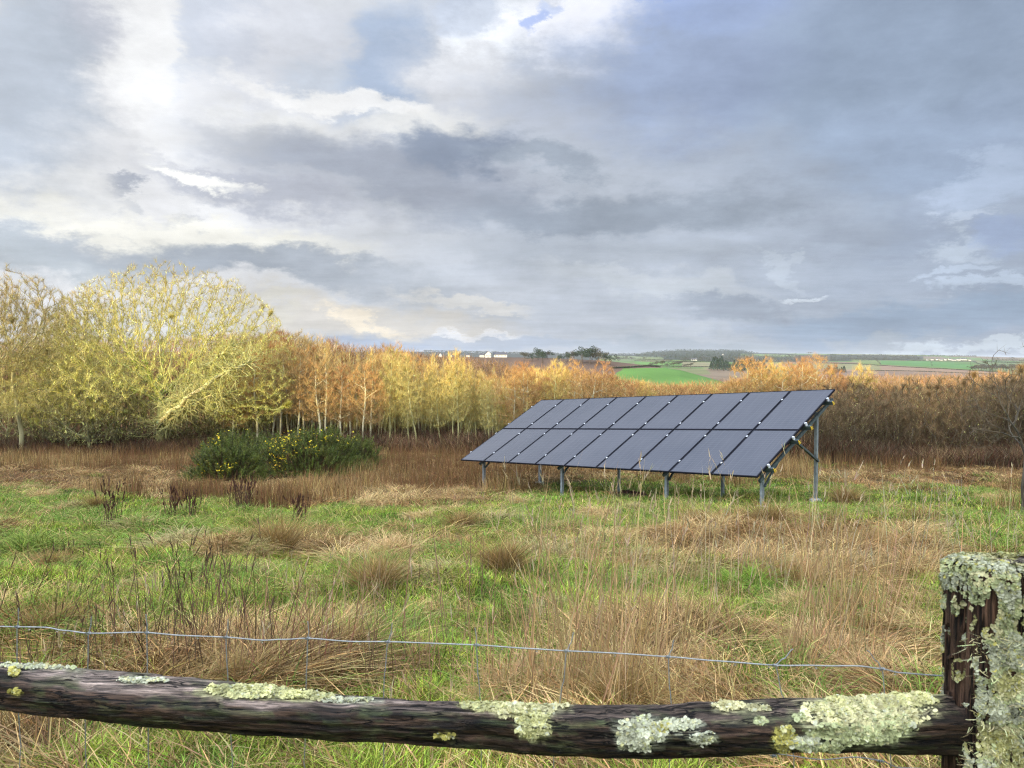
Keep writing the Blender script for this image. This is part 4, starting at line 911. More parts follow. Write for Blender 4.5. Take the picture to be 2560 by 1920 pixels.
def surf_samples(V, Q, n, rng):
    a, b, c, d = (V[Q[:, i]] for i in range(4)); ar = np.linalg.norm(np.cross(c-a, d-b), axis=1)
    s = rng.choice(len(Q), n, p=ar/ar.sum()); u = rng.uniform(size=(n, 1)); v = rng.uniform(size=(n, 1))
    P = (a[s]*(1-u)+b[s]*u)*(1-v)+(d[s]*(1-u)+c[s]*u)*v
    Nn = np.cross(c-a, d-b); Nn /= np.linalg.norm(Nn, axis=1, keepdims=True)+1e-12
    return P, Nn[s]
LC = np.array([[.76, .75, .36], [.80, .76, .42], [.60, .65, .34], [.68, .70, .50], [.62, .57, .16]])
def rail(root):
    rng = np.random.default_rng(5)
    ns, nc = 620, 44; px = np.linspace(-700, 2425, ns); yc = rail_y(px)
    top = np.interp(px, RP, RT)+3*(fbm(px*.02, px*0, 7, 3)-.5)*2; bot = np.interp(px, RP, RB)+5*(fbm(px*.013, px*0+4, 8, 3)-.5)*2
    zc = CAMZ-((top+bot)/2-HY)/F*yc; hh = (bot-top)/2/F*yc*.93
    hd = .062+.012*np.sin(px*.004)
    xc = (px-1280)/F*yc
    th = np.arange(nc)*2*math.pi/nc
    V = np.zeros((ns, nc, 3)); C = np.zeros((ns, nc, 3))
    for j, a in enumerate(th):
        ca, sa = math.cos(a), math.sin(a)
        e = (abs(ca)**3.6+abs(sa)**3.6)**(-1/3.6)
        tw = .30+.12*np.sin(px*.0011+1)       # the cleft section twists slowly
        yy = ca*e; zz = sa*e
        Y2 = yy*np.cos(tw)-zz*np.sin(tw)*.6; Z2 = zz*np.cos(tw)*.98+yy*np.sin(tw)*.4
        groove = .013*(fbm(px*.004, np.full(ns, j*.9), 23, 3)-.5)*2+.005*(fbm(px*.02, np.full(ns, j*1.7), 29, 3)-.5)*2
        V[:, j, 0] = xc; V[:, j, 1] = yc+(hd+groove)*Y2; V[:, j, 2] = zc+(hh+groove)*Z2
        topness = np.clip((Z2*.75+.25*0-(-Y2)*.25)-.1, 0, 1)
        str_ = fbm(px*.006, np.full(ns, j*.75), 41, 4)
        wear_shade = sstep(.28, .5, topness+.4*(str_-.5))
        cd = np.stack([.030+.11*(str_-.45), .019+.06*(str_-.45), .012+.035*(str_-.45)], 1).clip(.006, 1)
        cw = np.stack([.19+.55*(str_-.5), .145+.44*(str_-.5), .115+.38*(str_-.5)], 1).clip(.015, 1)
        wear_shade = wear_shade*np.interp(px, [0, 1000, 1300, 2100], [1, .8, .35, .3])
        C[:, j] = cd*(1-wear_shade[:, None])+cw*wear_shade[:, None]  # weathered top; front and underside darkened, their shade painted into the colour
        gr = (fbm(px*.012, np.full(ns, j*.6+9), 51, 3) > .62)[:, None]
        C[:, j] = np.where(gr & (topness[:, None] < .4), C[:, j]*.6+np.array([.022, .03, .012]), C[:, j])
    py_ = HY-F*(V[:, :, 2]-CAMZ)/V[:, :, 1]; a_, b_ = py_.min(1), py_.max(1); k_ = (bot-top)/(b_-a_); zm = V[:, :, 2].mean(1, keepdims=True)
    V[:, :, 2] = zm+(V[:, :, 2]-zm)*k_[:, None]; py_ = HY-F*(V[:, :, 2]-CAMZ)/V[:, :, 1]; V[:, :, 2] += (((py_.min(1)+py_.max(1))/2-(top+bot)/2)/F*yc)[:, None]; zc = V[:, :, 2].mean(1)
    i = np.arange(ns-1)[:, None]; j = np.arange(nc)[None]
    Q = np.stack([i*nc+j, (i+1)*nc+j, (i+1)*nc+(j+1) % nc, i*nc+(j+1) % nc], -1).reshape(-1, 4)
    patches = [(640, 1742, 120, 13, 0), (585, 1732, 60, 8, 0), (745, 1752, 70, 9, 0), (340, 1712, 50, 6, 3), (80, 1676, 90, 5, 3), (870, 1762, 60, 6, 3), (1215, 1776, 50, 12, 0), (1290, 1785, 55, 16, 1), (1335, 1818, 36, 40, 0), (1375, 1772, 45, 22, 1),
               (1605, 1848, 52, 34, 3), (1655, 1836, 24, 9, 4), (1705, 1826, 44, 14, 3), (1830, 1778, 42, 12, 1), (1760, 1862, 30, 12, 3), (1905, 1782, 25, 7, 1), (2170, 1790, 130, 42, 1), (2260, 1752, 80, 26, 0), (2105, 1780, 60, 22, 0), (2150, 1848, 110, 24, 2), (1972, 1862, 26, 26, 4), (2020, 1868, 40, 14, 3), (2240, 1830, 50, 26, 2), (2060, 1880, 60, 10, 2),
               (1110, 1852, 22, 6, 4), (20, 1690, 12, 10, 4), (25, 1740, 14, 7, 4), (1910, 1815, 12, 8, 2), (2010, 1805, 14, 9, 2)]
    gx_, gy_ = to_px(V[..., 0], V[..., 1], V[..., 2]); n_ = fbm(gx_*.06, gy_*.09, 63, 4)
    for cx, cy, rx, ry, kc in patches:      # thin flat crust round the leafy patches
        d_ = ((gx_-cx)/rx)**2+((gy_-cy)/ry)**2+(n_-.5)*3.2; f_ = (sstep(2.6, .9, d_)*.75)[..., None]
        C = C*(1-f_)+np.array(LC[kc])*.52*f_
    algae = (sstep(.56, .70, fbm(gx_*.012, gy_*.05, 67, 4))*.55)[..., None]; C = C*(1-algae)+np.array([.045, .06, .022])*algae
    Vf = V.reshape(-1, 3); off = np.array(root.location)
    cap = [list(range(nc))]
    caps = np.array([(0, j_, j_+1, j_+1) for j_ in range(1, nc-1)]); caps2 = caps[:, ::-1]+(ns-1)*nc
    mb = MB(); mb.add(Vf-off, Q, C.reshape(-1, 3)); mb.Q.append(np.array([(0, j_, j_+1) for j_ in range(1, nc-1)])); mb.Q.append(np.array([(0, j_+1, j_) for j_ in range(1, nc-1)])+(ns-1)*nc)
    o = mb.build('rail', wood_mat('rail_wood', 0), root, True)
    # lichen patches where the photograph shows them
    P, Nn = surf_samples(Vf, Q, 480000, rng)
    Nn = np.where((np.einsum('ij,ij->i', Nn, P-np.stack([P[:, 0], rail_y(1280+F*P[:, 0]/P[:, 1]), np.interp(1280+F*P[:, 0]/P[:, 1], px, zc)], 1)) < 0)[:, None], -Nn, Nn)
    qx, qy = to_px(P[:, 0], P[:, 1], P[:, 2])
    vis = (np.einsum('ij,ij->i', Nn, P-np.array([0, 0, CAMZ])) < 0.02)
    Ps, Ns, Cs = [], [], []
    ed = fbm(qx*.045, qy*.06, 61, 4)
    for cx, cy, rx, ry, kc in patches:
        d2 = ((qx-cx)/rx)**2+((qy-cy)/ry)**2+(ed-.5)*2.6
        m = vis & (d2 < 1.5) & (rng.uniform(size=len(P)) < np.clip(.75*(1.5-d2), .02, .60))
        c = LC[kc][None]*rng.uniform(.72, 1.12, (m.sum(), 1)); other = LC[rng.integers(0, 4, m.sum())]
        Ps.append(P[m]); Ns.append(Nn[m]); Cs.append(np.where(rng.uniform(size=(m.sum(), 1)) < .2, other, c))
    Ps, Ns, Cs = map(np.concatenate, (Ps, Ns, Cs)); off2 = off
    lump = fbm(Ps[:, 0]*60, Ps[:, 2]*60, 66, 2)
    Ps = Ps+Ns*(.0005+.008*lump*lump)[:, None]
    Nj = Ns+rng.normal(size=Ns.shape)*.42; Nj /= np.linalg.norm(Nj, axis=1, keepdims=True)
    V, T, C2 = flakes(Ps-off2, Nj, (.0026*np.exp(rng.normal(size=len(Ps))*.5)).clip(.001, .007), Cs*(.38+.75*lump[:, None]), rng, .2)
    mesh('lichen', V, T, M_LICH, C2, o)
    m = (qx > 1350) & (qx < 1415) & (qy < 1765) & vis; k = min(260, m.sum()); s = rng.choice(np.where(m)[0], k)
    d = Nn[s]*.6+rng.normal(size=(k, 3))*.5+np.array([.2, 0, .8]); d /= np.linalg.norm(d, axis=1, keepdims=True)
    V, T, C2 = blades(P[s]-off, rng.uniform(.01, .04, k), .0035, rng.uniform(0, 6.28, k), .4, jitter((.66, .66, .36), k, .12, rng), 3, .3, d, rng=rng)
    mesh('lichen', V, T, M_LICH, C2, o)
def post(root, xl, xr, y0, y1, ztop, detail=True):
    rng = np.random.default_rng(6); off = np.array(root.location)
    zb = gz((xl+xr)/2, y0)-.3; nz, nc = 210, 96
    zs = np.concatenate([np.linspace(zb, ztop-.03, nz-12), ztop-.03+.03*np.sin(np.linspace(0, 1, 13)[1:]*math.pi/2)])
    shrink = np.concatenate([np.ones(nz-12), np.cos(np.linspace(0, 1, 13)[1:]*math.pi/2*.97)**.35])
    th = np.arange(nc)*2*math.pi/nc; cx, cy = (xl+xr)/2, (y0+y1)/2
    V = np.zeros((nz, nc, 3)); C = np.zeros((nz, nc, 3))
    for j, a in enumerate(th):
        ca, sa = math.cos(a), math.sin(a); e = (abs(ca)**7+abs(sa)**7)**(-1/7)
        sx, sy = ca*e, sa*e
        g1 = fbm(zs*2.2, zs*0+j*.55, 71, 4); g2 = fbm(zs*9, zs*0+j*1.1, 73, 3)
        gr = -.020*(1-g1)**2+.010*(g2-.5)+.01*(fbm(zs*5+3, zs*0+j*.3, 75, 3)-.5)
        # the cleft left part of the front face lies deeper
        V[:, j, 0] = cx+((xr-xl)/2*sx+gr*ca)*np.minimum(1, shrink+.02); V[:, j, 1] = cy+((y1-y0)/2*sy+gr*sa)*np.minimum(1, shrink+.02)
        V[:, j, 2] = zs-.012*(fbm(np.array([sx*2.5]), np.array([sy*2.5+3]), 77, 3)[0]-.3)*2*(zs > ztop-.06)
        if sa < -.2:
            fx = (V[:, j, 0]-xl)/(xr-xl); deep = sstep(.47, .40, fx)*sstep(ztop-.05, ztop-.12, zs)
            V[:, j, 1] += .0*deep
        if ca < -.6:      # long drying splits down the side of the post
            V[:, j, 0] += .012*(np.abs(fbm(zs*1.6, zs*0+j*.9, 74, 3)-.5) < .05)
        st = fbm(zs*3, zs*0+j*.8, 79, 4)[:, None]
        C[:, j] = np.array([.055, .030, .018])*(.25+1.6*st)
    i = np.arange(nz-1)[:, None]; j = np.arange(nc)[None]
    Q = np.stack([i*nc+j, i*nc+(j+1) % nc, (i+1)*nc+(j+1) % nc, (i+1)*nc+j], -1).reshape(-1, 4); Vf = V.reshape(-1, 3)
    mb = MB(); mb.add(Vf-off, Q, C.reshape(-1, 3))
    cc = Vf[(nz-1)*nc:].mean(0)+np.array([0, 0, .004])
    mb.add(np.concatenate([Vf[(nz-1)*nc:], cc[None]])-off, np.array([(j_, (j_+1) % nc, nc) for j_ in range(nc)]), (.12, .1, .07))
    o = mb.build('post', wood_mat('post_wood', 2), root, True)
    if not detail: return o
    P, Nn = surf_samples(Vf, Q, 420000, rng); ax = P-np.array([cx, cy, 0]); ax[:, 2] = 0; Nn = np.where((np.einsum('ij,ij->i', Nn, ax) < 0)[:, None], -Nn, Nn)
    topm = rng.uniform(size=24000); a = rng.uniform(0, 6.28, 24000); q = np.sqrt(topm)*.9
    Pt = np.stack([cx+np.clip(np.cos(a)*q*1.2, -.95, .95)*(xr-xl)/2, cy+np.clip(np.sin(a)*q*1.2, -.95, .95)*(y1-y0)/2, np.full(24000, ztop-.012)], 1); P = np.concatenate([P, Pt]); Nn = np.concatenate([Nn, np.tile([0, 0, 1.], (24000, 1))])
    m = (P[:, 2] > .3); P, Nn = P[m], Nn[m]
    qx, qy = to_px(P[:, 0], P[:, 1], P[:, 2])
    e1 = (fbm(qx*.035, qy*.02, 81, 4)-.5)*70; e2 = (fbm(qx*.02+5, qy*.035, 83, 4)-.5)*60
    X = qx+e1
    dark = (X > 2362) & (X < np.interp(qy, [1400, 1450, 1500, 1560, 1640, 1700, 1800, 1920], [2395, 2420, 2445, 2440, 2430, 2462, 2450, 2415])) & (qy+e2 > 1440)
    dark |= (X > 2350) & (qy+e2 > 1640) & (X < 2440)
    dark |= (((qx-2485)/20)**2+((qy-1520)/50)**2 < 1)
    dark &= (qy > 1446+e2*.4)
    spots = fbm(qx*.03, qy*.03, 85, 3) > .70
    dark &= ~(spots & (qy < 1700))
    gaps = fbm(qx*.06, qy*.05, 87, 4) < .37
    side = P[:, 0] < xl+.02
    keep = ~dark & ~gaps & (rng.uniform(size=len(P)) < .8) & (Nn[:, 1] < .5)
    keep &= ~(side & (P[:, 2] < ztop-.30) & (fbm(P[:, 1]*30, P[:, 2]*8, 89, 3) < .55))
    sidef = (Nn[:, 0] < -.55); low = P[:, 2] < ztop-.075+.03*(fbm(P[:, 1]*30, P[:, 2]*5, 97, 3)-.5)
    spot2 = fbm(P[:, 1]*34, P[:, 2]*16, 99, 3) > .66
    keep = np.where(sidef, (~low | spot2) & (rng.uniform(size=len(P)) < .6), keep | (~dark & (Nn[:, 1] < -.5) & (P[:, 0] > xl+.03) & (rng.uniform(size=len(P)) < .45)))
    Ps, Ns = P[keep], Nn[keep]; n = len(Ps)
    lump = fbm(Ps[:, 0]*38+Ps[:, 1]*30, Ps[:, 2]*38, 91, 3); big = fbm(Ps[:, 0]*14+Ps[:, 1]*9, Ps[:, 2]*14, 93, 3)
    Ps = Ps+Ns*(.001+.022*lump*big)[:, None]
    zone_ = fbm(Ps[:, 0]*16+Ps[:, 1]*9, Ps[:, 2]*16, 95, 3)[:, None]
    C3 = np.where(zone_ > .60, LC[3], np.where(zone_ > .50, LC[2], np.where(zone_ > .40, LC[1], np.array([.56, .54, .22]))))
    C3 = np.where(rng.uniform(size=(n, 1)) < .25, LC[rng.integers(0, 5, n)], C3)*(.18+.88*lump[:, None])
    Nj = Ns+rng.normal(size=Ns.shape)*.45; Nj /= np.linalg.norm(Nj, axis=1, keepdims=True)
    V, T, C2 = flakes(Ps-off, Nj, (.0024*np.exp(rng.normal(size=n)*.5)).clip(.001, .006), C3, rng, .3); mesh('lichen', V, T, M_LICH, C2, o)
    w = (qx > 2420) & (qy > 1600) & ~dark & (Nn[:, 1] < .2); s = np.where(w)[0]; k = 4200; s = rng.choice(s, k)
    d = Nn[s]*.7+rng.normal(size=(k, 3))*.55+np.array([-.15, 0, -.15]); d /= np.linalg.norm(d, axis=1, keepdims=True)
    V, T, C2 = blades(P[s]-off, rng.uniform(.012, .045, k), .0028, rng.uniform(0, 6.28, k), rng.uniform(.1, .9, k), jitter((.56, .54, .28), k, .2, rng), 4, .5, d, rng=rng)
    mesh('beard_lichen', V, T, M_LICH, C2, o)
    return o
fence = empty('wooden_fence', (1.0, 1.65, gz(1.0, 1.65)))
tag(fence, 'old cleft wooden post-and-rail fence in the foreground, crusted with pale lichen', 'fence')
rail(fence)
post(fence, .976, 1.235, 1.595, 1.765, CAMZ-.438)
post(fence, -2.26, -2.0, 1.88, 2.08, CAMZ-.40, False)

# wire netting behind the fence
def wire():
    M_WIRE = flat_mat('galvanised_wire', (.34, .36, .36), .45, .5, .5, .2, 40)
    WP = [(-900, 1560), (-400, 1568), (0, 1573), (100, 1575), (150, 1583), (210, 1590), (350, 1588), (450, 1596), (555, 1600), (650, 1608), (700, 1606), (765, 1603), (870, 1611), (980, 1612), (1190, 1620), (1320, 1629), (1415, 1635), (1540, 1641), (1675, 1650), (1800, 1661), (1945, 1672), (2060, 1673), (2160, 1674), (2215, 1681), (2260, 1691), (2350, 1698), (2420, 1700)]
    wy = lambda p: np.interp(p, [-900, 0, 1280, 2420], [2.14, 2.08, 1.95, 1.80])
    root = empty('wire_netting', (0, 1.95, gz(0, 1.95))); off = np.array(root.location)
    tag(root, 'galvanised stock wire netting with water drops, strung just behind the wooden fence', 'wire fence')
    def P(px, py): y = wy(px); return np.array([(px-1280)/F*y, y, CAMZ-(py-HY)/F*y])
    def line(pts, r, name, parent=root):
        pts = np.array(pts)
        fine = []
        for a, b in zip(pts[:-1], pts[1:]):
            for t in np.linspace(0, 1, 6)[:-1]: tt = t*t*(3-2*t); q = a*(1-t)+b*t; q[2] = a[2]*(1-tt)+b[2]*tt; fine.append(q)
        fine.append(pts[-1]); fine = np.array(fine); d = fine[1:]-fine[:-1]
        V, T = tubes(fine[:-1], fine[1:]+d*.05, np.full(len(d), r), np.full(len(d), r), 6); return mesh(name, V-off, T, M_WIRE, None, parent, True)
    line([P(*p) for p in WP], .0017, 'horizontal_wire')
    rng = np.random.default_rng(3)
    for dz, r in ((.225, .0013), (.42, .0013), (.60, .0013)):
        line([P(*p)-np.array([0, 0, dz+rng.uniform(-.006, .006)]) for p in WP], r, 'horizontal_wire')
    for px, lean, tip in ((-160, 0, 0), (30, 0, 4), (210, -4, 8), (357, 0, -2), (557, 3, 6), (764, -3, 0), (966, -6, 12), (1190, 4, -4), (1418, -14, 18), (1675, 3, 14), (1945, 22, 46), (2216, 12, -38), (2390, 0, 0)):
        t = np.interp(px, [p[0] for p in WP], [p[1] for p in WP]); A = P(px, t)
        B = P(px+tip, t-38-10*abs(math.sin(px))); g = gz(A[0], A[1])
        pts = [B, (A*.6+B*.4)+np.array([.003, 0, 0]), A]
        x = A[0]
        for k, dz in enumerate((.08, .16, .225, .33, .42, .55, A[2]-g)):
            pts.append(np.array([x+lean/1000*2.2*min(dz, .2)/.2+rng.normal()*.003, A[1], A[2]-dz]))
        line(pts, .00135, 'vertical_wire')
        for q in (A, A-np.array([0, 0, .225])):
            kn = MB()
            h = np.array([[q[0]-.007+i*.0018, q[1]+.0032*math.cos(i*2.3), q[2]+.0032*math.sin(i*2.3)] for i in range(9)])
            V, T = tubes(h[:-1], h[1:], np.full(8, .0019), np.full(8, .0019), 5); kn.add(V-off, T); kn.build('knot', M_WIRE, root)
    m, nt, b = new_mat('water_drop'); b.inputs['Transmission Weight'].default_value = 1; b.inputs['Roughness'].default_value = .0; b.inputs['IOR'].default_value = 1.33
    for px in (130, 148, 268, 485, 648, 895, 1078, 1343, 1540, 1845, 2050, 2250, 60, 1255, 1930):
        t = np.interp(px, [p[0] for p in WP], [p[1] for p in WP]); A = P(px, t+3)-off; A[2] -= .002
        V = []; nr = 7; k = 8; rr = rng.uniform(.0028, .0036)
        for i in range(nr):
            a = math.pi*i/(nr-1)
            for j in range(k): V.append((A[0]+rr*math.sin(a)*math.cos(j*math.pi/4), A[1]+rr*math.sin(a)*math.sin(j*math.pi/4), A[2]-rr*.9*math.cos(math.pi-a)*1))
        Q = [(i*k+j, i*k+(j+1) % k, (i+1)*k+(j+1) % k, (i+1)*k+j) for i in range(nr-1) for j in range(k)]
        mesh('water_drop', V, np.array(Q)[:, ::-1], m, None, root, True)
wire()

# ------------------------------------------------------------------ far country
def far_spot(px, py, y0, y1):
    ys = np.geomspace(y0, y1, 900); xs = (px-1280)/F*ys; q = ypx_of(terrain(xs, ys), ys); k = np.where(q <= py)[0]; i = k[0] if len(k) else int(np.argmin(q))
    return xs[i], ys[i], float(terrain(xs[i:i+1], ys[i:i+1])[0])
def fartree(seed, kind):
    rng = np.random.default_rng(seed); root = empty('distant_tree', (0, 0, 0)); n = 1500
    if kind == 'cone':
        t = rng.uniform(0, 1, n); a = rng.uniform(0, 6.28, n); r = .26*(1-t)**.8*rng.uniform(.5, 1.1, n); P = np.stack([r*np.cos(a), r*np.sin(a), .1+.9*t], 1); c = (.03, .055, .03); tr = .3
    else:
        ctr = rng.normal(size=(14, 3))*np.array([.25, .25, .16])+np.array([0, 0, .66]); k = rng.integers(0, 14, n); v = rng.normal(size=(n, 3)); v /= np.linalg.norm(v, axis=1, keepdims=True)
        P = ctr[k]+v*np.array([.17, .17, .12])*rng.uniform(.6, 1, (n, 1)); c = (.075, .07, .045) if kind == 'bare' else (.04, .06, .035); tr = .55
    d = rng.normal(size=(n, 3)); d /= np.linalg.norm(d, axis=1, keepdims=True)
    V, T, C = blades(P, rng.uniform(.03, .07, n), rng.uniform(.02, .05, n), rng.uniform(0, 6.28, n), .3, jitter(c, n, .3, rng), 2, 0, d, rng=rng); mesh('crown', V, T, M_TWIG, C, root)
    V, T = tubes([(0, 0, -.05), (0, 0, .25), (0, 0, .3), (0, 0, .3)], [(0, 0, .3), (.02, 0, .7), (.15, .05, .62), (-.16, .03, .6)], [.03, .022, .015, .015], [.024, .012, .006, .006], 6)
    mesh('trunk', V, T, M_BARK, jitter((.09, .07, .05), len(V), .1, rng), root); return root
FT = {'bare': fartree(1, 'bare'), 'cone': fartree(2, 'cone'), 'dark': fartree(3, 'dark')}; fused = {}
def put_far(kind, px, py, hpx, y0, y1, label, group, wide=1.0):
    if kind in fused: o = copy_tree(FT[kind])
    else: o = FT[kind]; fused[kind] = 1
    x, y, z = far_spot(px, py, y0, y1); s = hpx/F*y
    o.location = (x, y, z-s*.03); o.scale = (s*wide, s*wide, s); o.rotation_euler[2] = random.uniform(0, 6.28); tag(o, label, 'tree', group)
for i, (px, py, h, w) in enumerate([(1312, 903, 26, 1.0), (1332, 904, 18, 1.2), (1345, 900, 30, 1.3), (1368, 898, 22, 1.1), (1400, 906, 20, 1.0), (1418, 905, 24, 1.0), (1435, 904, 30, 1.1), (1455, 908, 40, 1.1), (1475, 908, 42, 1.1), (1495, 910, 36, 1.2), (1512, 910, 30, 1.1), (1527, 912, 24, 1.0), (1480, 900, 36, 1.2), (1357, 908, 34, 1.1)]):
    put_far('dark' if i % 3 else 'bare', px, py, h, 640, 800, f'dark tree on the ploughed ridge beyond the wood, {WORDS[i]} in its line', 'dark trees on the ploughed ridge', w)
for i, px in enumerate([1628, 1640, 1655, 1668, 1683, 1697, 1712, 1726]):
    put_far('bare', px, 916+i*.6, 11+4*(i % 3), 860, 1500, f'small grey bare tree along the hedge behind the bright green field, {WORDS[i]} from the left', 'grey trees behind the bright green field', 1.2)
for i in range(26):
    px = 1778+i*5.2; put_far('cone', px, 930-abs(i-13)*.4-(i % 3)*4, 22+6*math.sin(i*.5)+4*(i % 2), 850, 1500, 'dark conifer in the small plantation behind the green field', 'conifer plantation right of the green field', 1.25)
for i in range(9): put_far('cone', 2062+i*6, 932, 12+(i % 3)*3, 1000, 2600, 'dark conifer in the small clump behind the young trees', 'conifer clump at the right centre', 1.4)
for i in range(20): put_far('bare', 2432+i*7, 928-(i % 2)*2, 13+(i % 4)*2, 1000, 2600, 'brown bare tree in the copse above the scrub at the right', 'brown copse at the right', 1.4)
for i, (px, py, h) in enumerate([(1545, 902, 13), (1565, 899, 10), (1578, 900, 9), (1610, 900, 8), (1660, 893, 7), (1892, 884, 4), (2021, 884, 5), (2026, 884, 5), (1989, 885, 3), (2530, 898, 6), (2240, 893, 4), (1520, 889, 6), (1500, 889, 5)]):
    put_far('bare', px, py, h, 900, 4600, f'tiny lone tree on the far fields, {WORDS[i]} of the scattered ones', 'scattered trees on the far fields', 1.3)
# hedges of the far fields
def hedge(pts, wpx, y0=900, y1=4400, label='x'):
    rng = np.random.default_rng(int(pts[0][0])); P = []
    for (a, b), (c, d) in zip(pts[:-1], pts[1:]):
        n = max(3, int(abs(c-a)/3)+2)
        for t in np.linspace(0, 1, n): P.append(far_spot(a+(c-a)*t, b+(d-b)*t, y0, y1))
    P = np.array(P); o0 = P[0].copy(); o0[2] -= .3; root = P-o0
    h = wpx/F*P[:, 1]; k = 60; m = len(P)-1
    s = rng.integers(0, m, m*k); t = rng.uniform(0, 1, (m*k, 1)); B = root[s]*(1-t)+root[s+1]*t; hh = h[s]
    B = B+rng.normal(size=B.shape)*(hh*.5)[:, None]*np.array([1, 1, 0]); B[:, 2] += rng.uniform(0, .8, m*k)*hh
    d = rng.normal(size=B.shape)+np.array([0, 0, .5]); d /= np.linalg.norm(d, axis=1, keepdims=True)
    V, T, C = blades(B, hh*rng.uniform(.3, .6, m*k), hh*.35, rng.uniform(0, 6.28, m*k), .3, jitter((.05, .055, .03), m*k, .25, rng), 2, 0, d, rng=rng)
    o = mesh('hedge', V, T, M_TWIG, C); o.location = o0; tag(o, label, 'hedge', 'hedges between the far fields')
hedge([(1530, 921), (1560, 920), (1620, 916), (1650, 917)], 4, 560, 760, 'thick dark hedge between the ploughed ridge and the bright green field')
for i, (pts, lab) in enumerate([
    ([(2045, 908), (2150, 911), (2260, 918), (2400, 925), (2517, 932)], 'long dark hedge through the pale ploughed fields at the right'),
    ([(2140, 926), (2300, 929), (2520, 938)], 'lower dark hedge above the dark scrub at the right'),
    ([(2190, 900), (2202, 912)], 'short steep hedge beside the middle green field'),
    ([(2326, 903), (2330, 916)], 'short hedge splitting the two dark green fields'),
    ([(2130, 898), (2200, 900), (2330, 903), (2440, 904)], 'hedge along the top of the dark green fields'),
    ([(2430, 904), (2460, 915)], 'slanting hedge right of the dark green fields'),
    ([(2460, 905), (2560, 908)], 'hedge across the olive fields at the right edge'),
    ([(1520, 896), (1600, 899), (1680, 901)], 'thin hedge on the olive slope left of the wooded hill'),
    ([(1586, 903), (1706, 904), (1800, 905)], 'hedge above the small light green field'),
    ([(1586, 913), (1700, 917), (1790, 918)], 'hedge below the small light green field'),
    ([(1850, 893), (2000, 894)], 'hedge below the skyline pasture'),
    ([(1680, 904), (1740, 906)], 'short hedge beside the tan field')]):
    hedge(pts, 2.2, label=lab)
# far woods reading as dark masses
def wood(poly, hpx, n, y0, y1, c, label):
    rng = np.random.default_rng(n); xs = [p[0] for p in poly]; px = rng.uniform(xs[0], xs[-1], n)
    t = np.interp(px, xs, [p[1] for p in poly]); b = np.interp(px, xs, [p[2] for p in poly]); py = b+(t-b)*rng.uniform(0, 1, n)
    ys = np.geomspace(y0, y1, 500)[None]; X = (px[:, None]-1280)/F*ys; Z = terrain(X.ravel(), np.broadcast_to(ys, X.shape).ravel()).reshape(X.shape)
    q = HY-F*(Z-CAMZ)/ys; k = np.argmax(q <= py[:, None], 1); bad = ~(q <= py[:, None]).any(1); k[bad] = np.argmin(q[bad], 1)
    P = np.stack([X[np.arange(n), k], ys[0, k], Z[np.arange(n), k]], 1); h = hpx/F*P[:, 1]*(.5+.9*fbm(px*.12, py*.5, 5, 3))
    kk = 10; Pb = np.repeat(P, kk, 0); hb = np.repeat(h, kk); v = rng.normal(size=(n*kk, 3)); v /= np.linalg.norm(v, axis=1, keepdims=True)
    Pb = Pb+v*(hb*.45)[:, None]+np.array([0, 0, 1])*(hb*.5)[:, None]
    d = v+np.array([0, 0, .4]); d /= np.linalg.norm(d, axis=1, keepdims=True)
    V, T, C = blades(Pb, hb*.35, hb*.3, rng.uniform(0, 6.28, n*kk), .3, np.repeat(jitter(c, n, .25, rng), kk, 0), 2, 0, d, rng=rng)
    tag(mesh('far_wood', V, T, M_TWIG, C), label, 'wood', kind='stuff')
wood([(1590, 887, 892), (1650, 879, 896), (1700, 876, 898), (1850, 876, 898), (1885, 883, 897)], 3.5, 2600, 1700, 4500, (.045, .06, .045), 'dark wood covering the long hill on the skyline')
wood([(1700, 897, 903), (1850, 893, 906), (2000, 889, 906), (2200, 890, 901), (2300, 892, 899)], 4, 2800, 1200, 4400, (.055, .06, .045), 'grey-brown wood band across the far slope')
wood([(1060, 876, 884), (1150, 877, 886), (1330, 884, 889), (1420, 886, 890), (1590, 887, 890)], 4, 1500, 1500, 4500, (.05, .06, .05), 'dark wood behind the white farmhouses on the skyline')
wood([(1440, 874, 890), (1500, 873, 890)], 5, 240, 1300, 4500, (.05, .065, .045), 'round dark copse on the skyline behind the ridge trees')
wood([(2480, 898, 905), (2600, 900, 906)], 4, 300, 1300, 4400, (.07, .07, .045), 'thin wood on the far slope at the right edge')
wood([(2300, 889, 892), (2440, 890, 893)], 2.5, 260, 2500, 4500, (.05, .06, .04), 'thin skyline tree belt at the right')
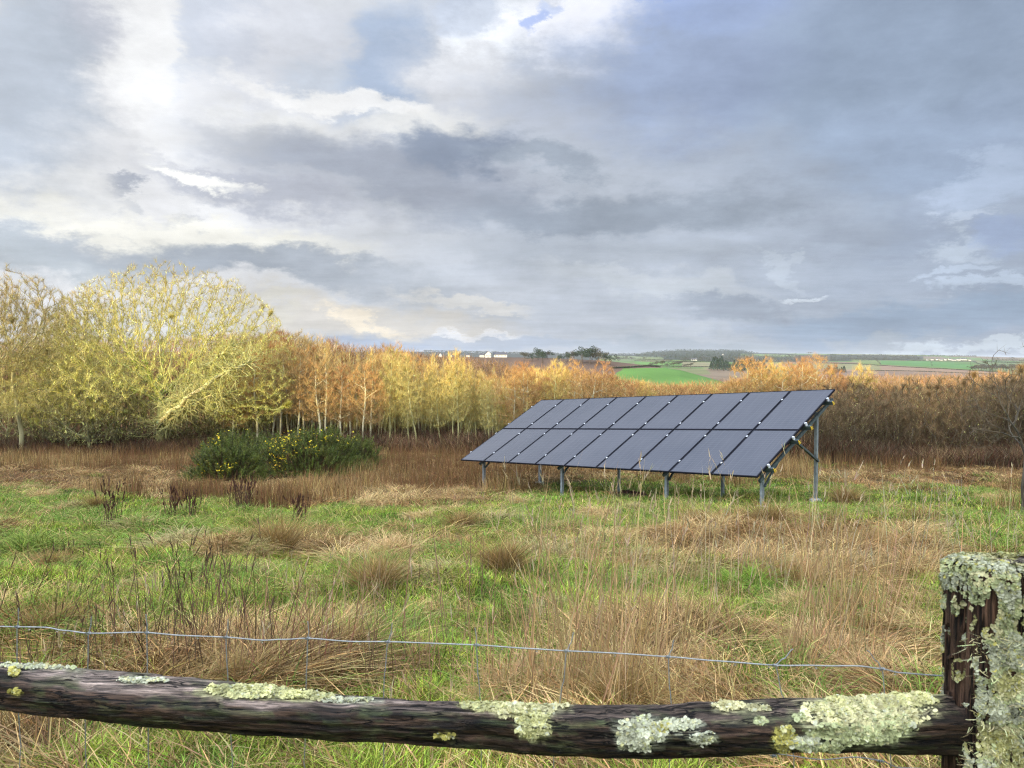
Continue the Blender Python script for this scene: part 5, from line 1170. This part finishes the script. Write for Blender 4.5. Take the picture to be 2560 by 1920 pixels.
# houses
M_WHITE = flat_mat('white_render', (.58, .56, .52), .8, 0, .2, .06, 1); M_SLATE = flat_mat('slate_roof', (.07, .07, .085), .6, 0, .4, .2, 2); M_WIN = flat_mat('window_dark', (.03, .035, .04), .2)
def house(px, py, wpx, hpx, y0, y1, label, rz=0, gable=False, roofc=None):
    x, y, z = far_spot(px, py, y0, y1); w = wpx/F*y; h = hpx/F*y; root = empty('house', (x, y, z-.5), rz); X, Y, Z = np.eye(3); d = w*.5 if not gable else w*1.6
    tag(root, label, 'house', 'white houses on the far slopes')
    hw = h*.55+.5
    m = MB(); m.add(*box((0, 0, hw/2), X, Y, Z, w, d, hw))
    if gable: m.add([(-w/2, -d/2, hw), (w/2, -d/2, hw), (0, -d/2, hw+h*.42), (-w/2, d/2, hw), (w/2, d/2, hw), (0, d/2, hw+h*.42)], [(0, 1, 2, 2), (4, 3, 5, 5)])
    else: m.add([(-w/2, -d/2, hw), (-w/2, d/2, hw), (-w/2, 0, hw+h*.42), (w/2, -d/2, hw), (w/2, d/2, hw), (w/2, 0, hw+h*.42)], [(1, 0, 2, 2), (3, 4, 5, 5)])
    m.build('wall', M_WHITE, root)
    m = MB(); o = .04*w; rh = h*.45; th = .03*h
    if gable: A = [(-w/2-o, -d/2-o, hw-o), (0, -d/2-o, hw+rh), (0, d/2+o, hw+rh), (-w/2-o, d/2+o, hw-o)]; B_ = [(w/2+o, -d/2-o, hw-o), (w/2+o, d/2+o, hw-o), (0, d/2+o, hw+rh), (0, -d/2-o, hw+rh)]
    else: A = [(-w/2-o, -d/2-o, hw-o*.5), (w/2+o, -d/2-o, hw-o*.5), (w/2+o, 0, hw+rh), (-w/2-o, 0, hw+rh)]; B_ = [(-w/2-o, d/2+o, hw-o*.5), (-w/2-o, 0, hw+rh), (w/2+o, 0, hw+rh), (w/2+o, d/2+o, hw-o*.5)]
    for q in (A, B_): q = np.array(q); m.add(np.concatenate([q, q+np.array([0, 0, th])]), [(0, 3, 2, 1), (4, 5, 6, 7), (0, 1, 5, 4), (1, 2, 6, 5), (2, 3, 7, 6), (3, 0, 4, 7)])
    rf = m.build('roof', M_SLATE, root)
    m = MB(); m.add(*box((w*.38*(not gable), 0, hw+rh+.03*h), X, Y, Z, w*.05, w*.05, h*.18)); m.build('chimney', M_WHITE, rf)
    if wpx > 8:
        for i in range(4):
            m = MB(); m.add(*box((-w*.36+i*w*.24, -d/2-.02, hw*.55), X, Y, Z, w*.06, .08, hw*.28)); m.build('window', M_WIN, root)
house(1251, 892, 33, 12, 640, 760, 'long low white farmhouse with a slate roof on the ridge above the trees')
house(1219, 893, 14, 15, 640, 760, 'white gabled house just left of the long farmhouse', .2, True)
house(1205, 893, 12, 9, 640, 760, 'low dark-roofed building left of the gabled white house')
house(1170, 892, 9, 7, 640, 760, 'small white house alone between the left pair and the farm')
house(1127, 890, 6, 6, 640, 780, 'tiny white house, right one of the left pair on the ridge')
house(1101, 889, 7, 8, 640, 780, 'tiny white gabled house farthest left on the ridge', 0, True)
house(1735, 902, 14, 6, 1200, 4000, 'lone white house at the foot of the wooded hill')
house(1807, 888, 4, 4, 1500, 4400, 'tiny pale house at the right end of the wooded hill')
for i, (px, w) in enumerate([(2318, 5), (2330, 6), (2342, 5), (2352, 7), (2363, 5), (2374, 6), (2384, 9), (2396, 8), (2408, 14), (2424, 5)]):
    house(px, 902-(i % 3)*.8, w, 5, 1300, 4400, f'tiny white house of the far village, {WORDS[i]} from the left')

# ------------------------------------------------------------------ sky, sun, camera
def world():
    w = bpy.data.worlds.new('World'); SC.world = w; w.use_nodes = True; nt = w.node_tree; N = nt.nodes; L = nt.links; N.clear()
    out = N.new('ShaderNodeOutputWorld'); bg = N.new('ShaderNodeBackground'); bg.inputs['Strength'].default_value = .1; L.new(bg.outputs[0], out.inputs[0])
    sky = N.new('ShaderNodeTexSky'); sky.sky_type = 'NISHITA'; sky.sun_disc = False; sky.sun_elevation = SUN_EL; sky.sun_rotation = SUN_AZ; sky.altitude = 50
    tc = N.new('ShaderNodeTexCoord'); D = tc.outputs['Generated']
    def vm(op, a, b=None, s=None):
        n = N.new('ShaderNodeVectorMath'); n.operation = op
        for i, v in ((0, a), (1, b)):
            if v is None: continue
            if isinstance(v, tuple): n.inputs[i].default_value = v
            else: L.new(v, n.inputs[i])
        if s is not None:
            if isinstance(s, (int, float)): n.inputs['Scale'].default_value = s
            else: L.new(s, n.inputs['Scale'])
        return n.outputs['Value'] if op in ('LENGTH', 'DOT_PRODUCT') else n.outputs[0]
    def mt(op, a, b=None, c=None):
        n = N.new('ShaderNodeMath'); n.operation = op
        for i, v in enumerate((a, b, c)):
            if v is None: continue
            if isinstance(v, (int, float)): n.inputs[i].default_value = v
            else: L.new(v, n.inputs[i])
        return n.outputs[0]
    def noise(vec, scale, detail, rough, off=(0, 0, 0), st=(1, 1, 1)):
        mp = N.new('ShaderNodeMapping'); mp.inputs['Location'].default_value = off; mp.inputs['Scale'].default_value = st; L.new(vec, mp.inputs['Vector'])
        n = N.new('ShaderNodeTexNoise'); n.inputs['Scale'].default_value = scale; n.inputs['Detail'].default_value = detail; n.inputs['Roughness'].default_value = rough; L.new(mp.outputs[0], n.inputs['Vector']); return n
    def ramp(x, a, b, lo=0., hi=1., sm=True):
        n = N.new('ShaderNodeMapRange'); n.interpolation_type = 'SMOOTHSTEP' if sm else 'LINEAR'; L.new(x, n.inputs[0]); n.inputs[1].default_value = a; n.inputs[2].default_value = b; n.inputs[3].default_value = lo; n.inputs[4].default_value = hi; return n.outputs[0]
    def mix(f, a, b, mode='MIX'):
        n = N.new('ShaderNodeMixRGB'); n.blend_type = mode
        for i, v in ((0, f), (1, a), (2, b)):
            if isinstance(v, (int, float)): n.inputs[i].default_value = v
            elif isinstance(v, tuple): n.inputs[i].default_value = (*v, 1)
            else: L.new(v, n.inputs[i])
        return n.outputs[0]
    sp = N.new('ShaderNodeSeparateXYZ'); L.new(D, sp.inputs[0]); X, Y, Z = sp.outputs
    az = mt('ARCTAN2', X, Y); el = mt('ARCSINE', Z)
    # cloud layer seen in perspective: direction cut with a flat sheet
    zz = mt('MAXIMUM', mt('ADD', Z, .10), .03)
    inv = mt('DIVIDE', 1.0, zz); S = vm('SCALE', D, s=inv)
    n_big = noise(S, .55, 7, .55, (3, 1, 0), (1, 1, 0)); n_str = noise(S, .9, 8, .62, (7, 2, 5), (1, 2.0, 0)); n_fine = noise(D, 7, 9, .62, (0, 0, 0), (1, 1, 2.2))
    n_w = noise(D, 3.2, 6, .6, (5, 5, 5), (1, 1, 1.6))
    # warped angular coordinates
    cb = N.new('ShaderNodeCombineXYZ'); L.new(az, cb.inputs[0]); L.new(el, cb.inputs[1])
    w1 = vm('SCALE', vm('SUBTRACT', n_w.outputs['Color'], (.5, .5, .5)), s=.20); w2 = vm('SCALE', vm('SUBTRACT', n_fine.outputs['Color'], (.5, .5, .5)), s=.20)
    w1 = vm('MULTIPLY', w1, (1, .45, 0)); w2 = vm('MULTIPLY', w2, (1, .55, 0))
    n_hf = noise(D, 26, 8, .68, (2, 9, 4), (1, 1, 1.9)); w3 = vm('MULTIPLY', vm('SUBTRACT', n_hf.outputs['Color'], (.5, .5, .5)), (.06, .036, 0))
    Q = vm('ADD', vm('ADD', vm('ADD', cb.outputs[0], w1), w2), w3)
    def ang(px, py): u = (px-1280)/F; return math.atan(u), math.atan((HY-py)/F*math.cos(math.atan(u)))
    basec = mix(ramp(az, -.65, .6), s2l((231, 232, 234)), s2l((168, 181, 201)))
    basec = mix(ramp(n_big.outputs['Fac'], .35, .7), basec, mix(1.0, basec, (.86, .88, .91), 'MULTIPLY'))
    colr = basec
    BL = [(300, 420, 520, 330, 0, (228, 229, 233), .65), (60, 250, 150, 330, 0, (186, 198, 214), .8), (230, 60, 110, 90, 0, (205, 208, 220), .6), (420, 200, 120, 300, -22, (244, 245, 246), .85), (330, 420, 200, 120, 0, (226, 227, 230), .7), (560, 100, 60, 110, 10, (190, 203, 224), .7), (700, 120, 170, 120, 0, (216, 220, 230), .7),
          (960, 160, 100, 130, 20, (168, 187, 214), .85), (790, 180, 90, 50, 0, (196, 206, 220), .7), (1230, 90, 120, 90, -35, (240, 244, 250), .95), (1440, 70, 170, 75, 0, (240, 242, 250), .9), (1170, 40, 90, 50, 0, (190, 202, 222), .7), (1335, 68, 24, 36, 20, (120, 160, 232), .62), (1360, 20, 30, 22, 0, (165, 190, 236), .5), (1660, 10, 60, 22, 0, (130, 165, 228), .7), (1790, 60, 190, 50, 0, (158, 184, 235), .9),
          (880, 245, 270, 26, 4, (240, 240, 240), .9), (1250, 240, 230, 70, 20, (208, 210, 216), .7), (740, 345, 130, 62, 0, (232, 232, 230), .85), (1050, 320, 190, 40, -8, (228, 228, 226), .7), (1480, 250, 260, 110, 0, (178, 188, 206), .7), (1900, 180, 420, 160, 0, (154, 172, 204), .85), (2300, 200, 330, 260, 0, (152, 170, 194), .9), (2400, 380, 260, 90, 0, (158, 176, 202), .7),
          (1020, 470, 420, 85, 12, (170, 178, 194), .9), (620, 480, 230, 42, 12, (184, 189, 203), .85), (1150, 395, 130, 68, -14, (146, 159, 180), .95), (1350, 420, 140, 36, 8, (160, 172, 188), .8), (505, 440, 120, 20, 14, (246, 246, 242), .95), (285, 450, 52, 20, -14, (170, 177, 192), .9), (278, 500, 28, 14, 0, (186, 192, 204), .8), (420, 540, 60, 12, -10, (196, 200, 208), .7),
          (380, 575, 420, 42, 4, (241, 240, 232), .9), (150, 480, 140, 60, 0, (228, 229, 230), .7), (70, 625, 230, 45, 3, (188, 198, 208), .85), (600, 655, 340, 38, 4, (170, 180, 194), .9), (900, 690, 240, 36, 5, (186, 194, 206), .7), (1550, 540, 380, 55, -3, (156, 168, 184), .8), (1500, 640, 350, 40, 0, (180, 189, 202), .7), (1600, 700, 260, 22, 4, (198, 205, 214), .7),
          (900, 790, 330, 48, 4, (214, 210, 204), .85), (960, 790, 90, 18, 16, (236, 226, 208), .9), (1150, 740, 160, 16, 8, (226, 224, 220), .7), (690, 760, 90, 24, 0, (222, 220, 212), .8), (1190, 815, 80, 10, 4, (232, 232, 234), .8), (1250, 850, 380, 30, 2, (172, 188, 212), .7), (900, 862, 200, 26, 0, (166, 184, 212), .75), (1150, 815, 50, 8, 0, (220, 222, 228), .7),
          (1940, 655, 60, 14, 20, (200, 211, 224), .45), (2010, 700, 46, 9, -14, (210, 220, 232), .85), (1660, 725, 130, 16, 4, (196, 204, 214), .75), (1850, 760, 130, 26, 0, (158, 170, 188), .7), (2440, 545, 60, 12, -10, (202, 214, 230), .5), (2390, 610, 85, 26, 8, (200, 213, 228), .5), (2370, 665, 60, 14, 0, (196, 212, 232), .5), (2440, 705, 90, 16, -4, (196, 212, 232), .55), (2530, 590, 80, 46, 0, (152, 172, 208), .6), (2480, 470, 140, 46, -22, (178, 194, 218), .8),
          (2300, 560, 110, 40, -30, (160, 174, 196), .8), (2330, 790, 330, 45, 0, (150, 172, 198), .85), (1850, 860, 420, 30, 0, (176, 188, 202), .8), (2480, 872, 260, 14, 2, (196, 208, 220), .9), (1680, 820, 220, 18, 0, (190, 198, 208), .6)]
    for cx, cy, rx, ry, rot, c, al in BL:
        a0, e0 = ang(cx, cy); k = math.cos(a0)
        mp = N.new('ShaderNodeMapping'); mp.vector_type = 'TEXTURE'; mp.inputs['Location'].default_value = (a0, e0, 0); mp.inputs['Rotation'].default_value = (0, 0, -math.radians(rot)); mp.inputs['Scale'].default_value = (rx/F*k*1.15, ry/F*k*1.15, 1)
        L.new(Q, mp.inputs['Vector']); d = vm('LENGTH', mp.outputs[0]); f = ramp(d, 1.3, .5, 0, al); colr = mix(f, colr, s2l(c))
    # streaky detail everywhere
    det = mt('ADD', mt('ADD', mt('MULTIPLY', mt('SUBTRACT', n_str.outputs['Fac'], .5), .42), mt('MULTIPLY', mt('SUBTRACT', n_fine.outputs['Fac'], .5), .55)), mt('MULTIPLY', mt('SUBTRACT', n_hf.outputs['Fac'], .5), .16))
    colr = vm('SCALE', colr, s=mt('ADD', 1.0, det))
    pw = N.new('ShaderNodeGamma'); L.new(colr, pw.inputs['Color']); pw.inputs['Gamma'].default_value = 1.28; colr = vm('SCALE', pw.outputs[0], s=1.16)
    hs_ = N.new('ShaderNodeHueSaturation'); hs_.inputs['Saturation'].default_value = .80; L.new(colr, hs_.inputs['Color']); colr = hs_.outputs[0]
    # the rest of the sky, outside the photograph: broken cloud, brightness added high on the sun's side to light the meadow
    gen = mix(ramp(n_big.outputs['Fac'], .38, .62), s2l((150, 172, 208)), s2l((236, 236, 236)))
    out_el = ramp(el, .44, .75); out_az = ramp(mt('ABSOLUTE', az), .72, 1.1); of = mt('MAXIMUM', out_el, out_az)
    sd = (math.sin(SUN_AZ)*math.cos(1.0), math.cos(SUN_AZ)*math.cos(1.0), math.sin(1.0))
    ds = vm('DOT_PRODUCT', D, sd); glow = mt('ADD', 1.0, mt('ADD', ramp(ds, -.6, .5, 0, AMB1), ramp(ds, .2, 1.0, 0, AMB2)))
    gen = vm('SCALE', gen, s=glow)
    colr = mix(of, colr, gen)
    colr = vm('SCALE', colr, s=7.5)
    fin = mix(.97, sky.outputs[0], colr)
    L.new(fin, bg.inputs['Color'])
    w.cycles.sampling_method = 'MANUAL'; w.cycles.sample_map_resolution = 512
HAZE = True
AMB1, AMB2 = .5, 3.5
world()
def haze():
    R = 11600; lo = -32; hi = 62
    V = [(x, y, z) for x in (-R, R) for y in (-R, R) for z in (lo, hi)]
    o = mesh('haze', V, BOXQ, None); tag(o, 'thin pale blue haze in the air of the far country', 'haze', kind='stuff')
    m = bpy.data.materials.new('haze'); m.use_nodes = True; nt = m.node_tree; nt.nodes.clear()
    out = nt.nodes.new('ShaderNodeOutputMaterial'); v = nt.nodes.new('ShaderNodeVolumePrincipled'); v.inputs['Color'].default_value = (.80, .88, 1, 1); v.inputs['Density'].default_value = 5.5e-5
    nt.links.new(v.outputs[0], out.inputs['Volume']); o.data.materials.append(m)
if HAZE: haze()
sd = bpy.data.lights.new('sun', 'SUN'); sd.energy = 5.0; sd.angle = math.radians(.55); sd.color = (1, .83, .46)
so = bpy.data.objects.new('sun', sd); COL.objects.link(so)
so.rotation_euler = Vector((math.sin(SUN_AZ)*math.cos(SUN_EL), math.cos(SUN_AZ)*math.cos(SUN_EL), math.sin(SUN_EL))).to_track_quat('Z', 'Y').to_euler()
cd = bpy.data.cameras.new('camera'); cam = bpy.data.objects.new('camera', cd); COL.objects.link(cam); SC.camera = cam
cd.sensor_width = 36; cd.lens = F/2560*36; cd.clip_start = .05; cd.clip_end = 30000
cam.location = (0, 0, CAMZ); cam.rotation_euler = (math.pi/2-math.atan((960-HY)/F), 0, 0)
cd.dof.use_dof = True; cd.dof.focus_distance = 13; cd.dof.aperture_fstop = 10
SC.view_settings.view_transform = 'Standard'; SC.view_settings.look = 'None'; SC.view_settings.exposure = .42; SC.view_settings.gamma = 1
SC.render.engine = 'CYCLES'; SC.cycles.max_bounces = 5; SC.cycles.diffuse_bounces = 3; SC.cycles.glossy_bounces = 2; SC.cycles.transmission_bounces = 4; SC.cycles.transparent_max_bounces = 4
SC.cycles.caustics_reflective = False; SC.cycles.caustics_refractive = False; SC.cycles.use_denoising = True; SC.cycles.denoising_prefilter = 'NONE'; SC.cycles.filter_width = 1.15
